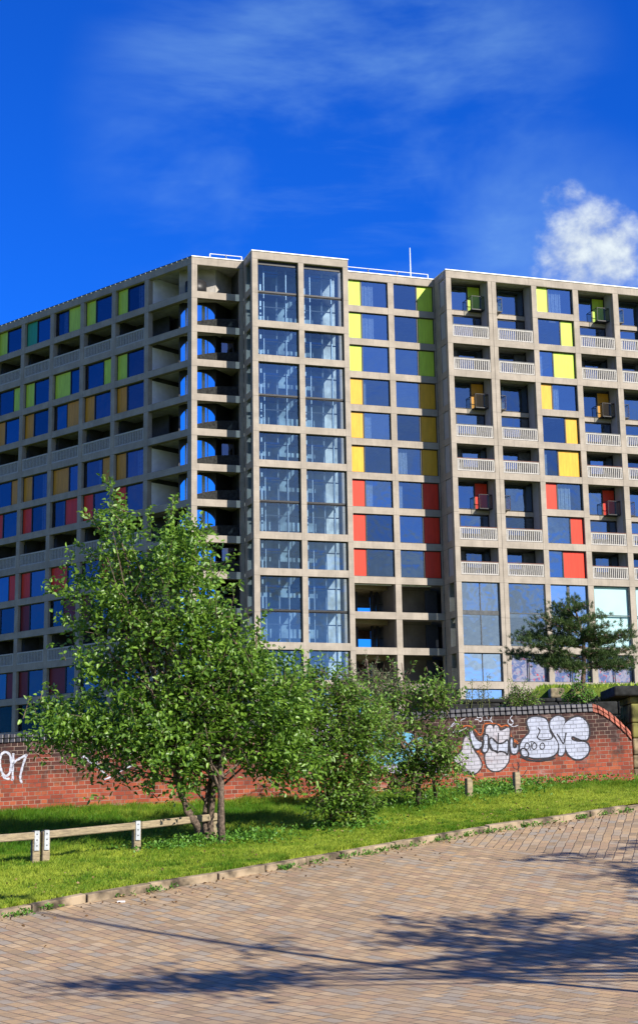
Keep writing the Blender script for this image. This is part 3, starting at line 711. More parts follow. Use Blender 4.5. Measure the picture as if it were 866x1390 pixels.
b = MB(); b.box(fA, -.1, lA + .02, -.1, -.004, zt(0) - .09, ROOF - .03, MT['soffit']); b.box(fQ, 0, lQ, -.12, -.006, zt(0) - .09, ROOF - .03, MT['soffit']); b.box(fB, -.02, lB + .15, -.1, -.004, zt(0) - .09, ROOF - .03, MT['soffit']); b.build('hall_back_wall', block)
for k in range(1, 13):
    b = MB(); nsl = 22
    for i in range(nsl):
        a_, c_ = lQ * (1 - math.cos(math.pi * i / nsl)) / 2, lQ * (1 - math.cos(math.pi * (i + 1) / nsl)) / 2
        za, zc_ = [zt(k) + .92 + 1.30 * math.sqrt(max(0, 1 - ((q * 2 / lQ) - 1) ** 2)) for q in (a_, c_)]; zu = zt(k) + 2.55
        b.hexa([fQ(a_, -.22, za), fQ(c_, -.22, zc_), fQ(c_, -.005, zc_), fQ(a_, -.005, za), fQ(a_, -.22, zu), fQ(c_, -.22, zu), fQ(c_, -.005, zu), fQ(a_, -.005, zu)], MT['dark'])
    for (p0, p1) in ((.15, .20), (.60, .69), (.74, .77)): b.box(fQ, lQ * p0, lQ * p1, -.7, -.62, zt(k) + .2, zt(k) + 2.6, MT['whitesteel'])  # pale posts stand in for white streaks mirrored in the polished stair
    b.build('stair_reflection_arch', block)
    b = MB(); n_ = 30; U = np.linspace(.5, 3.72, n_ + 1)
    f = lambda u: zt(k) + .42 + .50 * math.sin(min(1, (u - .4) / 2.3) * math.pi / 2)
    for i in range(n_):
        u0, u1 = U[i], U[i + 1]; oo = lambda u: -.55 - .35 * math.sin((u - .4) / 3.4 * math.pi)
        b.hexa([fR(u0, oo(u0) - .08, zt(k) - .03), fR(u1, oo(u1) - .08, zt(k) - .03), fR(u1, oo(u1), zt(k) - .03), fR(u0, oo(u0), zt(k) - .03),
                fR(u0, oo(u0) - .08, f(u0)), fR(u1, oo(u1) - .08, f(u1)), fR(u1, oo(u1), f(u1)), fR(u0, oo(u0), f(u0))], MT['blackstone'])  # the parapet's deep shadow is put into its black colour
    b.build('curved_parapet', block)
for k in (2, 5, 8, 11):
    b = MB(); b.box(fR, 2.6, 3.6, -1.2, -1.15, zt(k) + .9, zt(k) + 2.3, MT['glass_left']); b.build('hall_glass_screen', block)
_c = at(266, 380, 111.6); b = MB(); b.tube([(_c[0], 111.6, zt(0) - .03), (_c[0], 111.6, zt(0) + 1.15)], .82, MT['dark'], 40); b.build('stair_drum', block, True)

# roof furniture
def roofrail(pts, h):
    b = MB(); pts = [np.array(p) for p in pts]
    for a_, c_ in zip(pts[:-1], pts[1:]):
        b.tube([a_ + (0, 0, h), c_ + (0, 0, h)], .028, MT['whitesteel'], 6)
        for p in (a_, c_): b.tube([p, p + (0, 0, h - .01)], .045, MT['whitesteel'], 6)
    return b.build('roof_railing', block)
roofrail([fR(u, -.35, ROOF + .07) for u in (1.5, 2.75, 4.0)], .42)
roofrail([fR(u, -.25, ROOF + .07) for u in (12.0, 14.25, 16.7, 19.3)], .42)
p = np.array(fR(19.15, -3.5, ROOF)); b = MB(); b.tube([p, p + (0, 0, 3.9)], [.06, .035], MT['whitesteel'], 6); b.build('roof_mast', block)

# ------------------------------------------------------------------ the brick wall
def wallhit(px, py, off=0.0):
    d = ray(px, py); n = np.array([WN[0], WN[1], 0]); P0 = np.array([W0[0], W0[1], 0]) + n * off
    t_ = ((P0 - EYE) @ n) / (d @ n); P = EYE + d * t_
    return float((P[:2] - W0) @ WD), float(P[2])
def wp(s, off, z): P = W0 + WD * s + WN * off; return (P[0], P[1], z)
S_END = wallhit(858, 1010)[0]; S_CURVE = wallhit(803, 950)[0]
TOPZ = lambda s: 3.02 + .0455 * s if s < 9 else 3.02 + .0455 * 9 + .03 * (s - 9)
def top_at(s):
    z = TOPZ(s)
    if s > S_CURVE:
        k = (s - S_CURVE) / (S_END - S_CURVE); z = TOPZ(S_CURVE) - .56 * (k ** 1.55)
    return z
wall = empty('brick_wall', (W0[0] + WD[0] * 6, W0[1] + WD[1] * 6, 1.6), 'old red brick wall with soot darkened top and sprayed graffiti behind the grass', 'brick wall')
CH = .165
ss = np.concatenate([np.linspace(-16, S_CURVE, 60), np.linspace(S_CURVE, S_END, 14)[1:]])
V = []; Fc = []; UV = []
def vco(s, z): return z - (1.56 + .036 * s)
def wq(P, uvs):
    i = len(V); V.extend(P); Fc.extend(range(i, i + 4)); UV.extend(uvs)
for a, c in zip(ss[:-1], ss[1:]):
    za, zc = top_at(a) - CH, top_at(c) - CH
    wq([wp(a, 0, .2), wp(c, 0, .2), wp(c, 0, zc), wp(a, 0, za)], [(a, vco(a, .2)), (c, vco(c, .2)), (c, vco(c, zc)), (a, vco(a, za))])
    wq([wp(c, -.36, .2), wp(a, -.36, .2), wp(a, -.36, za), wp(c, -.36, zc)], [(c, vco(c, .2)), (a, vco(a, .2)), (a, vco(a, za)), (c, vco(c, zc))])
    wq([wp(a, 0, za), wp(c, 0, zc), wp(c, -.36, zc), wp(a, -.36, za)], [(a, 2), (c, 2), (c, 2.3), (a, 2.3)])
ze = top_at(S_END) - CH
wq([wp(S_END, 0, .2), wp(S_END, -.36, .2), wp(S_END, -.36, ze), wp(S_END, 0, ze)], [(0, vco(S_END, .2)), (.36, vco(S_END, .2)), (.36, vco(S_END, ze)), (0, vco(S_END, ze))])
org = np.array(wall.location)
link('brickwork', mesh_np('brickwork', np.array(V) - org, Fc, [4] * (len(Fc) // 4), [MT['brick']], uv=UV), wall)
# coping: two courses of rounded blue bricks, red ones on the curved end
def coping(name, s0, s1, m_, label=None):
    b = MB(); r_ = random.Random(9); s = s0
    while s < s1 - .05:
        w = .108; zt0 = top_at(s); zt1 = top_at(min(s + w, s1)); jz = r_.uniform(-.004, .004); jo = r_.uniform(-.005, .005)
        # lower course: rounded nose
        for (lo, hi, of) in ((CH, CH * .52, .028), (CH * .49, 0, .004)):
            zl0, zl1, zh0, zh1 = zt0 - lo + .002, zt1 - lo + .002, zt0 - hi + jz, zt1 - hi + jz
            f0 = of + jo
            b.hexa([wp(s + .005, f0, zl0), wp(s + w - .005, f0, zl1), wp(s + w - .005, -.37, zl1), wp(s + .005, -.37, zl0),
                    wp(s + .009, f0 - .022, zh0), wp(s + w - .009, f0 - .022, zh1), wp(s + w - .009, -.35, zh1), wp(s + .009, -.35, zh0)], m_)
        s += w + .002
    ob = b.build(name, wall)
    if label: ob['label'] = label
    bv = ob.modifiers.new('edge', 'BEVEL'); bv.width = .012; bv.segments = 2
coping('coping', -8, S_CURVE, MT['bluebrick'], 'two courses of dark blue coping bricks')
coping('coping', S_CURVE + .002, S_END, MT['redcoping'], 'curved end of red coping bricks')

# graffiti, thin coats of paint standing a few mm proud of the brick
def paint(name, base, joint=.85):
    M, t, b = mat(name, base, .55, .3); o = t.nodes.new('ShaderNodeUVMap').outputs[0]
    br = t.nodes.new('ShaderNodeTexBrick'); br.offset = .5; br.squash = .5; br.squash_frequency = 2
    for k, v in (('Scale', 1), ('Brick Width', .228), ('Row Height', .0765), ('Mortar Size', .006), ('Mortar Smooth', .3)): br.inputs[k].default_value = v
    t.links.new(o, br.inputs['Vector']); n = noise(t, o, 5, 5, .65)
    c = mix(t, smooth(t, n, .35, .7), base, tuple(x * .72 for x in base)); c = mix(t, mth(t, 'MULTIPLY', br.outputs['Fac'], joint), c, tuple(x * .35 + .02 for x in base))
    if 'worn' in name: c = mix(t, mth(t, 'MULTIPLY', smooth(t, noise(t, o, 3.5, 6, .7), .48, .68), .35), c, (.24, .075, .045))
    t.links.new(c, b.inputs['Base Color']); bump(t, b, mth(t, 'SUBTRACT', 1, br.outputs['Fac']), .8, .012); return M
PT = {}
PT.update({'silver': paint('silver_spray_paint', (.40, .43, .53)), 'pinkwhite': paint('worn_white_spray_paint', (.42, .41, .46)), 'black': paint('black_spray_paint', (.022, .02, .026), .3),
      'orange': paint('orange_spray_paint', (.45, .10, .015)), 'white': paint('white_spray_paint', (.52, .54, .62), .3), 'cyan': paint('cyan_spray_paint', (.12, .36, .52)), 'lilac': paint('lilac_spray_paint', (.40, .38, .55))})
def smoothc(p, it=2, closed=True):
    p = [np.array(q, float) for q in p]
    for _ in range(it):
        q = []
        n = len(p); rng_ = range(n) if closed else range(n - 1)
        if not closed: q.append(p[0])
        for i in rng_: a, c = p[i], p[(i + 1) % n]; q += [a * .75 + c * .25, a * .25 + c * .75]
        if not closed: q.append(p[-1])
        p = q
    return p
def gf_mesh(name, me_v, me_f, m_):
    me = bpy.data.meshes.new(name); me.from_pydata([tuple(np.array(v[:3]) - org) for v in me_v], [], me_f); me.materials.append(m_)
    uvl = me.uv_layers.new(name='UVMap')
    for lp in me.loops: v = me_v[lp.vertex_index]; uvl.data[lp.index].uv = (v[3], vco(v[3], v[2]))
    return link(name, me, wall)
def cropper(X, Y, s): return lambda p: [(X + a / s, Y + c / s) for a, c in p]
def fill(pp, m_, off, label=None):
    P = smoothc(pp); vs = []
    for a, c in P: s, z = wallhit(a, c); q = wp(s, off, z); vs.append((*q, s))
    from mathutils.geometry import tessellate_polygon
    tri = tessellate_polygon([[Vector((v[3], v[2], 0)) for v in vs]])
    ob = gf_mesh('graffiti', vs, [tuple(t_) for t_ in tri], PT[m_])
    if label: ob['label'] = label
def stroke(pp, wpx, m_, off, closed=False, name='graffiti', taper=False):
    P = smoothc(pp, 2, closed); Q = []
    for a, c in P: Q.append(np.array(wallhit(a, c)))
    if closed: Q.append(Q[0])
    w = wpx / 72 / 2; vs = []; fs = []
    for i, q in enumerate(Q):
        d = Q[min(i + 1, len(Q) - 1)] - Q[max(i - 1, 0)]
        if closed and i in (0, len(Q) - 1): d = Q[1] - Q[-2]
        d = d / (np.linalg.norm(d) + 1e-9); n = np.array([-d[1], d[0]]); ww = w * (1 + .18 * math.sin(i * 1.7))
        for sg in (1, -1): s, z = q + n * ww * sg; vs.append((*wp(s, off, z), s))
        if i: fs.append((2 * i - 2, 2 * i - 1, 2 * i + 1, 2 * i))
    gf_mesh(name, vs, fs, PT[m_])
c5 = cropper(700, 920, 5.217)
Bs = c5([(85, 295), (130, 277), (200, 285), (228, 315), (235, 370), (265, 420), (298, 460), (300, 515), (270, 555), (200, 572), (120, 570), (55, 550), (28, 510), (35, 465), (65, 425), (100, 395), (98, 365), (80, 330)])
Vs = c5([(242, 305), (290, 268), (345, 285), (350, 315), (325, 365), (330, 420), (345, 460), (350, 520), (330, 555), (300, 550), (310, 510), (305, 460), (270, 400), (240, 350)])
Cs = c5([(395, 290), (450, 276), (500, 310), (520, 365), (512, 440), (470, 445), (430, 425), (395, 412), (388, 440), (430, 458), (485, 455), (515, 480), (520, 520), (490, 565), (440, 583), (390, 565), (358, 520), (345, 455), (325, 390), (340, 330)])
stroke(Bs, 4.5, 'black', .002, True); stroke(Vs, 3.5, 'black', .0022, True); stroke(Cs, 5, 'black', .0024, True)
fill(Bs, 'silver', .004, 'silver bubble letter with black outline'); fill(Vs, 'silver', .0046); fill(Cs, 'silver', .0052, 'rounded silver bubble letter at the right of the wall')
stroke(c5([(155, 355), (175, 375), (160, 405), (150, 430), (180, 445), (230, 440), (262, 432), (255, 400), (238, 375)]), 1.6, 'black', .007)
stroke(c5([(292, 400), (318, 440), (340, 480), (352, 410), (357, 392)]), 2.0, 'black', .007)
stroke(c5([(30, 560), (100, 590), (200, 592), (280, 570)]), 2.6, 'black', .0072)
for cxx in (80, 132, 188):
    stroke(c5([(cxx - 16, 480), (cxx - 4, 462), (cxx + 14, 470), (cxx + 18, 495), (cxx, 512), (cxx - 18, 500)]), 1.3, 'black', .0076, True)
stroke(c5([(112, 465), (106, 490), (104, 515)]), 1.1, 'black', .0078); stroke(c5([(95, 458), (118, 452), (135, 462)]), 1.1, 'black', .0078)
stroke(c5([(448, 635), (455, 655), (463, 637)]), .6, 'black', .003); stroke(c5([(468, 648), (476, 638), (484, 648), (476, 656)]), .6, 'black', .003, True)
c1 = cropper(600, 955, 7.217)
head = c1([(420, 500), (455, 440), (425, 300), (430, 235), (465, 208), (500, 225), (508, 300), (508, 230), (530, 210), (555, 235), (560, 275), (600, 265), (650, 232), (662, 260), (655, 330), (650, 400), (655, 480), (655, 560), (620, 620), (560, 665), (490, 665), (440, 625), (425, 560)])
stroke(head, 3.6, 'black', .002, True); fill(head, 'pinkwhite', .0034, 'worn white sprayed head shape with black outline')
for pp in ([(270, 245), (300, 255), (320, 320), (355, 365), (400, 380), (390, 430), (350, 460), (305, 440), (285, 380), (265, 300)],
           [(400, 320), (430, 300), (455, 320), (450, 380), (455, 440), (440, 480), (410, 490), (385, 465), (400, 430), (410, 380)],
           [(460, 350), (490, 335), (520, 380), (560, 400), (610, 385), (640, 350), (655, 400), (640, 520), (625, 480), (560, 470), (540, 490), (520, 465), (480, 460), (465, 420)],
           [(660, 350), (690, 330), (700, 370), (695, 430), (720, 440), (735, 400), (755, 415), (745, 480), (715, 505), (680, 495), (665, 450)],
           [(770, 450), (800, 440), (840, 470), (850, 520), (800, 530), (770, 500)]):
    q = c1(pp); stroke(q, 2.2, 'black', .0062, True); fill(q, 'silver', .0056)
stroke(c1([(470, 400), (500, 470), (535, 460), (540, 500), (548, 400), (552, 290)]), 1.5, 'black', .0082)
stroke(c1([(500, 345), (560, 400), (610, 385)]), 1.2, 'black', .0084)
lobe = c1([(215, 330), (270, 300), (300, 440), (360, 520), (395, 590), (385, 640), (330, 700), (250, 700), (190, 640), (120, 580), (110, 520), (190, 480), (200, 400)])
fill(lobe, 'pinkwhite', .003); stroke(lobe, 1.8, 'black', .0038, True)
for pp, w in (([(190, 240), (230, 215), (300, 230), (345, 290), (378, 320), (402, 280), (402, 200), (480, 195), (560, 205), (575, 235), (640, 205), (672, 280), (672, 320), (720, 370), (745, 400)], 1.5), ([(345, 470), (390, 500)], 2.4), ([(700, 370), (740, 380)], 3)):
    stroke(c1(pp), w, 'orange', .0018)
for pp in ([(60, 260), (110, 215), (150, 190), (120, 150)], [(70, 250), (120, 180), (175, 215)], [(100, 300), (130, 245), (100, 290), (190, 270), (240, 240)], [(180, 170), (240, 140), (185, 165)],
           [(320, 160), (350, 155), (380, 190), (395, 140), (360, 110)], [(335, 115), (350, 150), (400, 125), (430, 105), (440, 150)], [(455, 110), (490, 130), (470, 160), (495, 190)], [(410, 170), (450, 165), (485, 170)],
           [(650, 160), (640, 195), (690, 215), (700, 170), (670, 160)], [(650, 200), (695, 235), (745, 215)], [(690, 120), (660, 150), (700, 190)]):
    stroke(c1(pp), .9, 'white', .0026)
for pp in ([(690, 590), (700, 640), (745, 650), (760, 610), (740, 575)], [(740, 590), (750, 640), (735, 700), (715, 725)], [(740, 715), (790, 720), (830, 655)], [(740, 640), (760, 700), (780, 720)]):
    stroke(c1(pp), .9, 'black', .0026)
c0 = cropper(0, 980, 7.217)
for pp, w in (([(20, 310), (60, 292), (105, 330), (112, 420), (95, 520), (45, 540), (10, 480), (-5, 400), (5, 340)], 3.0),):
    stroke(c0(pp), w, 'white', .0028, True)
for pp in ([(130, 310), (132, 400), (122, 500), (128, 580), (110, 560)], [(112, 470), (125, 420), (150, 385), (205, 355), (262, 322)], [(262, 322), (232, 400), (205, 500), (195, 560), (215, 600)], [(20, 520), (50, 560), (95, 560)]):
    stroke(c0(pp), 2.8, 'white', .003)
c3 = cropper(80, 980, 6.186)
for pp in ([(150, 270), (175, 330), (215, 285)], [(215, 285), (260, 345), (300, 360), (340, 320)], [(300, 362), (350, 405), (410, 455)], [(300, 362), (400, 355)], [(380, 488), (430, 468), (540, 400), (640, 358)], [(330, 170), (300, 250), (240, 250)], [(700, 175), (610, 270), (520, 280)]):
    stroke(c3(pp), 1.9, 'white', .0028)
for q, m_ in (([(498, 985), (560, 995), (600, 1015), (590, 1035), (520, 1042), (480, 1030), (470, 1000)], 'cyan'), ([(515, 1040), (560, 1032), (610, 1038), (600, 1052), (520, 1050)], 'lilac'), ([(395, 985), (450, 975), (500, 985), (480, 1010), (420, 1030)], 'lilac')):
    fill(q, m_, .0022)

# stone pier and black retaining wall behind the end of the brick wall
pier = empty('stone_gate_pier', (6.9, 31.1, 1.9), 'mossy sandstone pier with a black coping slab at the end of the brick wall', 'stone pier')
b = MB(); z = 1.2; r_ = random.Random(2); px0 = at(858.5, 1000, 30.75)[0]
idf = lambda x, y, z: (x, y, z)
ztop = float(at(860, 946, 30.9)[2])
hs = [.36, .28, .40, .26, .33, .30, .38]; i = 0
while z < ztop - .05:
    h = min(hs[i % 7], ztop - z); e = r_.uniform(-.012, .012)
    b.box(idf, px0 + e, px0 + 1.15 + e, 30.75 + e, 31.9, z + .004, z + h - .004, MT['moss'] if z > 2.7 else MT['stone']); z += h; i += 1
ob = b.build('pier_blocks', pier); bv = ob.modifiers.new('edge', 'BEVEL'); bv.width = .03; bv.segments = 2
b = MB(); cx0 = at(830, 940, 30.9)[0]; zc = float(at(850, 931, 30.6)[2])
b.box(idf, cx0, px0 + 1.3, 30.6, 32.2, ztop, zc, MT['blackstone']); ob = b.build('coping_slab', pier); bv = ob.modifiers.new('edge', 'BEVEL'); bv.width = .035; bv.segments = 2
b = MB(); r_ = random.Random(4)
def stonewall(x0, x1, y0, y1, ztf):
    z = 2.0; row = 0
    while z < ztf - .05:
        h = min(.30, ztf - z); x = x0 - (.3 if row % 2 else 0)
        while x < x1:
            w = r_.uniform(.5, .9); e = r_.uniform(-.03, .03); b.box(idf, max(x, x0) + .006, min(x + w, x1) - .006, y0 + e, y1, z + .005, z + h - .005, MT['blackstone']); x += w
        z += h; row += 1
zs = float(at(760, 947, 34.5)[2])
stonewall(2.2, 7.9, 34.5, 35.1, zs)
ob = b.build('retaining_wall'); tag(ob, 'soot black stone retaining wall under the lawn, seen just above the brick wall', 'retaining wall')
bv = ob.modifiers.new('edge', 'BEVEL'); bv.width = .03; bv.segments = 2
for q, (xa, xb, ya, yb) in enumerate(((745, 765, 935, 948), (776, 792, 934, 947))):
    P = at(xa, ya, 34.9); Q = at(xb, yb, 34.9); b = MB(); b.box(idf, P[0], Q[0], 34.7, 35.3, zs + .005, P[2], MT['moss'] if q else MT['stone'])
    ob = b.build('coping_stone'); bv = ob.modifiers.new('edge', 'BEVEL'); bv.width = .04; bv.segments = 2
    tag(ob, ('squared pale coping stone on the retaining wall beside the brick wall top', 'mossy coping stone on the retaining wall, the right one of two')[q], 'coping stone')

# ------------------------------------------------------------------ knee rail and stumps
def gz(x, y): return float(Hr(x, y) + vo(x, y))
fence = empty('knee_rail_fence', (-3.9, 21.9, .9), 'low weathered timber knee rail on short posts with galvanised brackets', 'fence')
PST = [(2, 1180), (47.5, 1173), (61, 1172), (185, 1157), (292, 1142)]
def gpt(px, py, off=.10):
    d = ray(px, py)
    for t_ in np.linspace(6, 60, 5000) / F:
        P = EYE + d * t_
        if P[2] < Hr(P[0], P[1]) + (float(vo(P[0], P[1])) if off else 0): return P
posts = []
for i, (a, c) in enumerate(PST):
    P = gpt(a, c)
    if i == 0: P = np.array([-4.50, 21.35, gz(-4.5, 21.35)])
    posts.append(P)
dirf = (posts[3] - posts[1])[:2]; dirf /= np.linalg.norm(dirf); nf = np.array([dirf[1], -dirf[0]])
def fF(P): return lambda u, o, z: (P[0] + dirf[0] * u + nf[0] * o, P[1] + dirf[1] * u + nf[1] * o, P[2] + z)
TOPH = [.42, .44, .44, .43, .42]
for i, P in enumerate(posts):
    b = MB(); b.box(fF(P), -.055, .055, -.05, .05, -.4, TOPH[i] - .0, MT['timber']); ob = b.build('post', fence)
    bv = ob.modifiers.new('edge', 'BEVEL'); bv.width = .008
    if i < 4:
        b = MB(); b.box(fF(P), -.036, .036, .062, .067, TOPH[i] - .26, TOPH[i] + .01, MT['steel']); b.box(fF(P), -.036, .036, -.05, .067, TOPH[i] + .011, TOPH[i] + .016, MT['steel'])
        for zz in (-.2, -.12, -.04): b.box(fF(P), -.008, .008, .068, .074, TOPH[i] + zz, TOPH[i] + zz + .016, MT['darkgrey'])
        b.build('bracket', ob)
def rail(Pa, Pb, ha, hb, ea, eb):
    A = Pa.copy(); B = Pb.copy(); A[:2] += dirf * ea; B[:2] += dirf * eb; d = (B - A); d2 = d[:2] / np.linalg.norm(d[:2]); n2 = np.array([d2[1], -d2[0]])
    b = MB(); q = .055; hh = .105
    pts = []
    for z_ in (0, 1):
        for P, h in ((A, ha), (B, hb)):
            for sg in (1, -1): pts.append((P[0] + n2[0] * q * sg, P[1] + n2[1] * q * sg, P[2] + h - (hh if z_ == 0 else 0)))
    b.hexa([pts[0], pts[2], pts[3], pts[1], pts[4], pts[6], pts[7], pts[5]], MT['timber'])
    ob = b.build('rail', fence); bv = ob.modifiers.new('edge', 'BEVEL'); bv.width = .012
rail(posts[0], posts[1], TOPH[0], TOPH[1], -2.6, .0); rail(posts[2], posts[3], TOPH[2], TOPH[3], -.03, .05); rail(posts[3], posts[4], TOPH[3], TOPH[4], .055, .12)
for q, (a, c, hpx, sq) in enumerate(((637, 1090, 31, 0), (702, 1083, 33, 1))):
    P = gpt(a, c); b = MB(); b.box(fF(P), -.06, .06, -.05, .05, -.3, hpx / 72, MT['timber']); ob = b.build('cut_post')
    bv = ob.modifiers.new('edge', 'BEVEL'); bv.width = .01
    tag(ob, ('short cut timber post in the weeds in front of the graffiti head', 'short cut timber post with a torn metal bracket, near the bubble letters')[q], 'post', 'cut posts of the old fence')
    if q: b = MB(); b.box(fF(P), .061, .066, -.03, .04, -.02, .16, MT['steel']); b.build('bracket', ob)
# street lamp off to the right whose shadow crosses the setts
LD = -SUN_H * 1.0
lx, ly = np.array([-.077, 15.749]) + SUN_H * 8.2
lamp = empty('street_lamp', (lx, ly, float(Hr(lx, ly))), 'tall grey street lamp beside the road, right of the view, casting the thin shadow', 'street lamp')
b = MB(); b.tube([(lx, ly, 0), (lx, ly, 1.2), (lx, ly, 1.25), (lx, ly, 8)], [.09, .09, .055, .045], MT['darkgrey'], 12); b.build('pole', lamp, True)
b = MB(); b.tube([(lx, ly, 8), (lx - .3, ly + .3, 8.3), (lx - .8, ly + .8, 8.4)], .035, MT['darkgrey'], 8); b.build('arm', lamp, True)
b = MB(); b.box(idf, lx - 1.2, lx - .7, ly + .7, ly + .95, 8.33, 8.45, MT['darkgrey']); b.build('lamp_head', lamp)

# ------------------------------------------------------------------ foliage
def leaves_mesh(name, pts, dirs, L0, W0_, m_, bright=None, droop=.25, org_=None, fold=.25):
    n = len(pts); pts = np.asarray(pts); d = np.asarray(dirs) + rng.normal(0, .45, (n, 3)); d[:, 2] -= droop
    d /= np.linalg.norm(d, axis=1)[:, None]
    nrm = rng.normal(0, 1, (n, 3)); nrm[:, 2] = np.abs(nrm[:, 2]) + .35
    sd = np.cross(d, nrm); sd /= np.linalg.norm(sd, axis=1)[:, None]; nn = np.cross(sd, d)
    Ls = L0 * rng.uniform(.65, 1.2, n)[:, None]; Ws = W0_ * rng.uniform(.7, 1.15, n)[:, None]
    cur = rng.uniform(-.05, .28, n)[:, None]
    P = np.stack([pts, pts + d * Ls * .35 - sd * Ws * .5 + nn * Ws * fold, pts + d * Ls * .72 - sd * Ws * .36 + nn * (Ws * fold * .7 - Ls * cur * .3),
                  pts + d * Ls - nn * Ls * cur, pts + d * Ls * .72 + sd * Ws * .36 + nn * (Ws * fold * .7 - Ls * cur * .3), pts + d * Ls * .35 + sd * Ws * .5 + nn * Ws * fold], 1)
    V = P.reshape(-1, 3); idx = np.arange(n)[:, None] * 6
    f = np.concatenate([idx + np.array([0, 1, 2, 3]), idx + np.array([0, 3, 4, 5])], 1).ravel()
    v = rng.uniform(0, 1, n) ** 1.3
    if bright is not None: v = np.clip(v * .6 + bright * .5, 0, 1)
    return mesh_np(name, V - (org_ if org_ is not None else 0), f, np.full(2 * n, 4), [m_], attr=np.repeat(v, 6))
def shoots_to_leaves(S, per_m, spread=.03):
    """S: list of (base, tip); leaves sit alternately along each shoot"""
    P = []; Dd = []; T = []
    for a, c in S:
        a = np.array(a); c = np.array(c); l = np.linalg.norm(c - a); k = max(3, int(l * per_m)); ax = (c - a) / l
        x = np.cross(ax, rng.normal(0, 1, 3)); x /= np.linalg.norm(x); y = np.cross(ax, x); bend = rng.normal(0, .06, 3) * l
        for i in range(k):
            t_ = (i + rng.uniform(0, 1)) / k; an = i * 2.4 + rng.uniform(-.4, .4); o_ = math.cos(an) * x + math.sin(an) * y
            P.append(a + (c - a) * t_ + bend * t_ * t_ + o_ * spread * rng.uniform(.2, 1)); Dd.append(ax * .55 + o_ * .75); T.append(t_)
    return np.array(P), np.array(Dd), np.array(T)
def px_lobes(lobes, Y, dscale=.8):
    out = []
    for (cx, cy, rx, ry, *w) in lobes:
        c = np.array(at(cx, cy, Y)); s = Y / F * 1.02; dz = w[1] if len(w) > 1 else 0
        out.append((c + np.array([0, dz, 0]), np.array([rx * s, (rx + ry) * .5 * s * dscale, ry * s]), w[0] if w else 1.0))
    return out
def crown_shoots(lobes, n, lmin, lmax, up=.35, centre=None, surf=.38, clump=18):
    vol = np.array([np.prod(r) * w for _, r, w in lobes]) ** .8; vol /= vol.sum(); S = []; left = n
    while left > 0:                                            # boughs: each carries a bunch of shoots
        c, r, w = lobes[rng.choice(len(lobes), p=vol)]; q = rng.normal(0, 1, 3); q /= np.linalg.norm(q); hub = c + q * r * rng.uniform(0, 1) ** surf
        bd = q * .5 + np.array([0, 0, up]) + (hub - centre) * .15 + rng.normal(0, .25, 3); bd /= np.linalg.norm(bd)
        for j in range(int(rng.integers(clump // 2, clump * 3 // 2))):
            tip = hub + rng.normal(0, 1, 3) * np.array([.16, .16, .10]) * min(1.6, r.max() / .55); out = bd + rng.normal(0, .38, 3); out /= np.linalg.norm(out); l = rng.uniform(lmin, lmax) * .8
            S.append((tip - out * l, tip)); left -= 1
    return S
def crown_shoots_even(lobes, n, lmin, lmax, up=.35, centre=None, surf=.45):
    vol = np.array([np.prod(r) * w for _, r, w in lobes]) ** .8; vol /= vol.sum(); S = []
    for i in range(n):
        c, r, w = lobes[rng.choice(len(lobes), p=vol)]
        q = rng.normal(0, 1, 3); q /= np.linalg.norm(q); rad = rng.uniform(0, 1) ** surf
        tip = c + q * r * rad; out = q * .55 + np.array([0, 0, up]) + (tip - centre) * .12 + rng.normal(0, .28, 3)
        out /= np.linalg.norm(out); l = rng.uniform(lmin, lmax); S.append((tip - out * l, tip))
    return S
def tree(name, label, cat, base, trunks, lobes, Y, nsh, lmin, lmax, per_m, leaf, m_, extra=(), up=.35, droop=.25, group=None, limbs=60, barkm='bark', dscale=.8, surf=.45, twig=.007):
    root = empty(name, base, label, cat, group); Lb = px_lobes(lobes, Y, dscale); cen = np.mean([c for c, _, _ in Lb], axis=0)
    S = crown_shoots(Lb, nsh, lmin, lmax, up, cen, surf)
    for (x0, y0, x1, y1, k) in extra:           # long leading shoots that break the outline
        for j in range(k):
            a = np.array(at(x0 + rng.uniform(-6, 6), y0 + rng.uniform(-6, 6), Y + rng.uniform(-.2, .2))); c = np.array(at(x1 + rng.uniform(-3, 3) * (k > 1), y1 + rng.uniform(-3, 3) * (k > 1), Y + rng.uniform(-.2, .2)))
            S.append((a, c))
    P, Dd, T = shoots_to_leaves(S, per_m)
    me = leaves_mesh('crown', P, Dd, leaf[0], leaf[1], m_, bright=T * .7, droop=droop, org_=np.array(base)); link('crown', me, root)
    b = MB(); ends = []
    for tr in trunks:
        pts = [np.array(p[:3]) for p in tr]; b.tube(pts, [p[3] for p in tr], MT[barkm], 10); ends.append(pts)
    b.build('trunk', root, True)
    b = MB()
    idx = rng.choice(len(S), size=min(limbs, len(S)), replace=False)
    for i in idx:
        tip = S[i][0]; pts = ends[rng.integers(len(ends))]; f_ = rng.uniform(.35, 1)
        k = (len(pts) - 1) * f_; a = pts[int(min(k, len(pts) - 2))] * (1 - (k - int(min(k, len(pts) - 2)))) + pts[int(min(k, len(pts) - 2)) + 1] * (k - int(min(k, len(pts) - 2)))
        if a[2] > tip[2] - .1: continue
        mid = (a + tip) / 2 + rng.normal(0, .08, 3) + np.array([0, 0, -.08]); b.tube([a, mid, tip], [.024, .014, .005], MT[barkm], 5, False)
    sub = rng.choice(len(S), size=min(900, len(S)), replace=False)
    for i in sub: b.tube([S[i][0], S[i][1]], [twig, twig * .35], MT[barkm], 3, False)
    b.build('branches', root, True)
    return root
def tp(px, py, Y, r): p = at(px, py, Y); return (p[0], p[1], p[2], r)
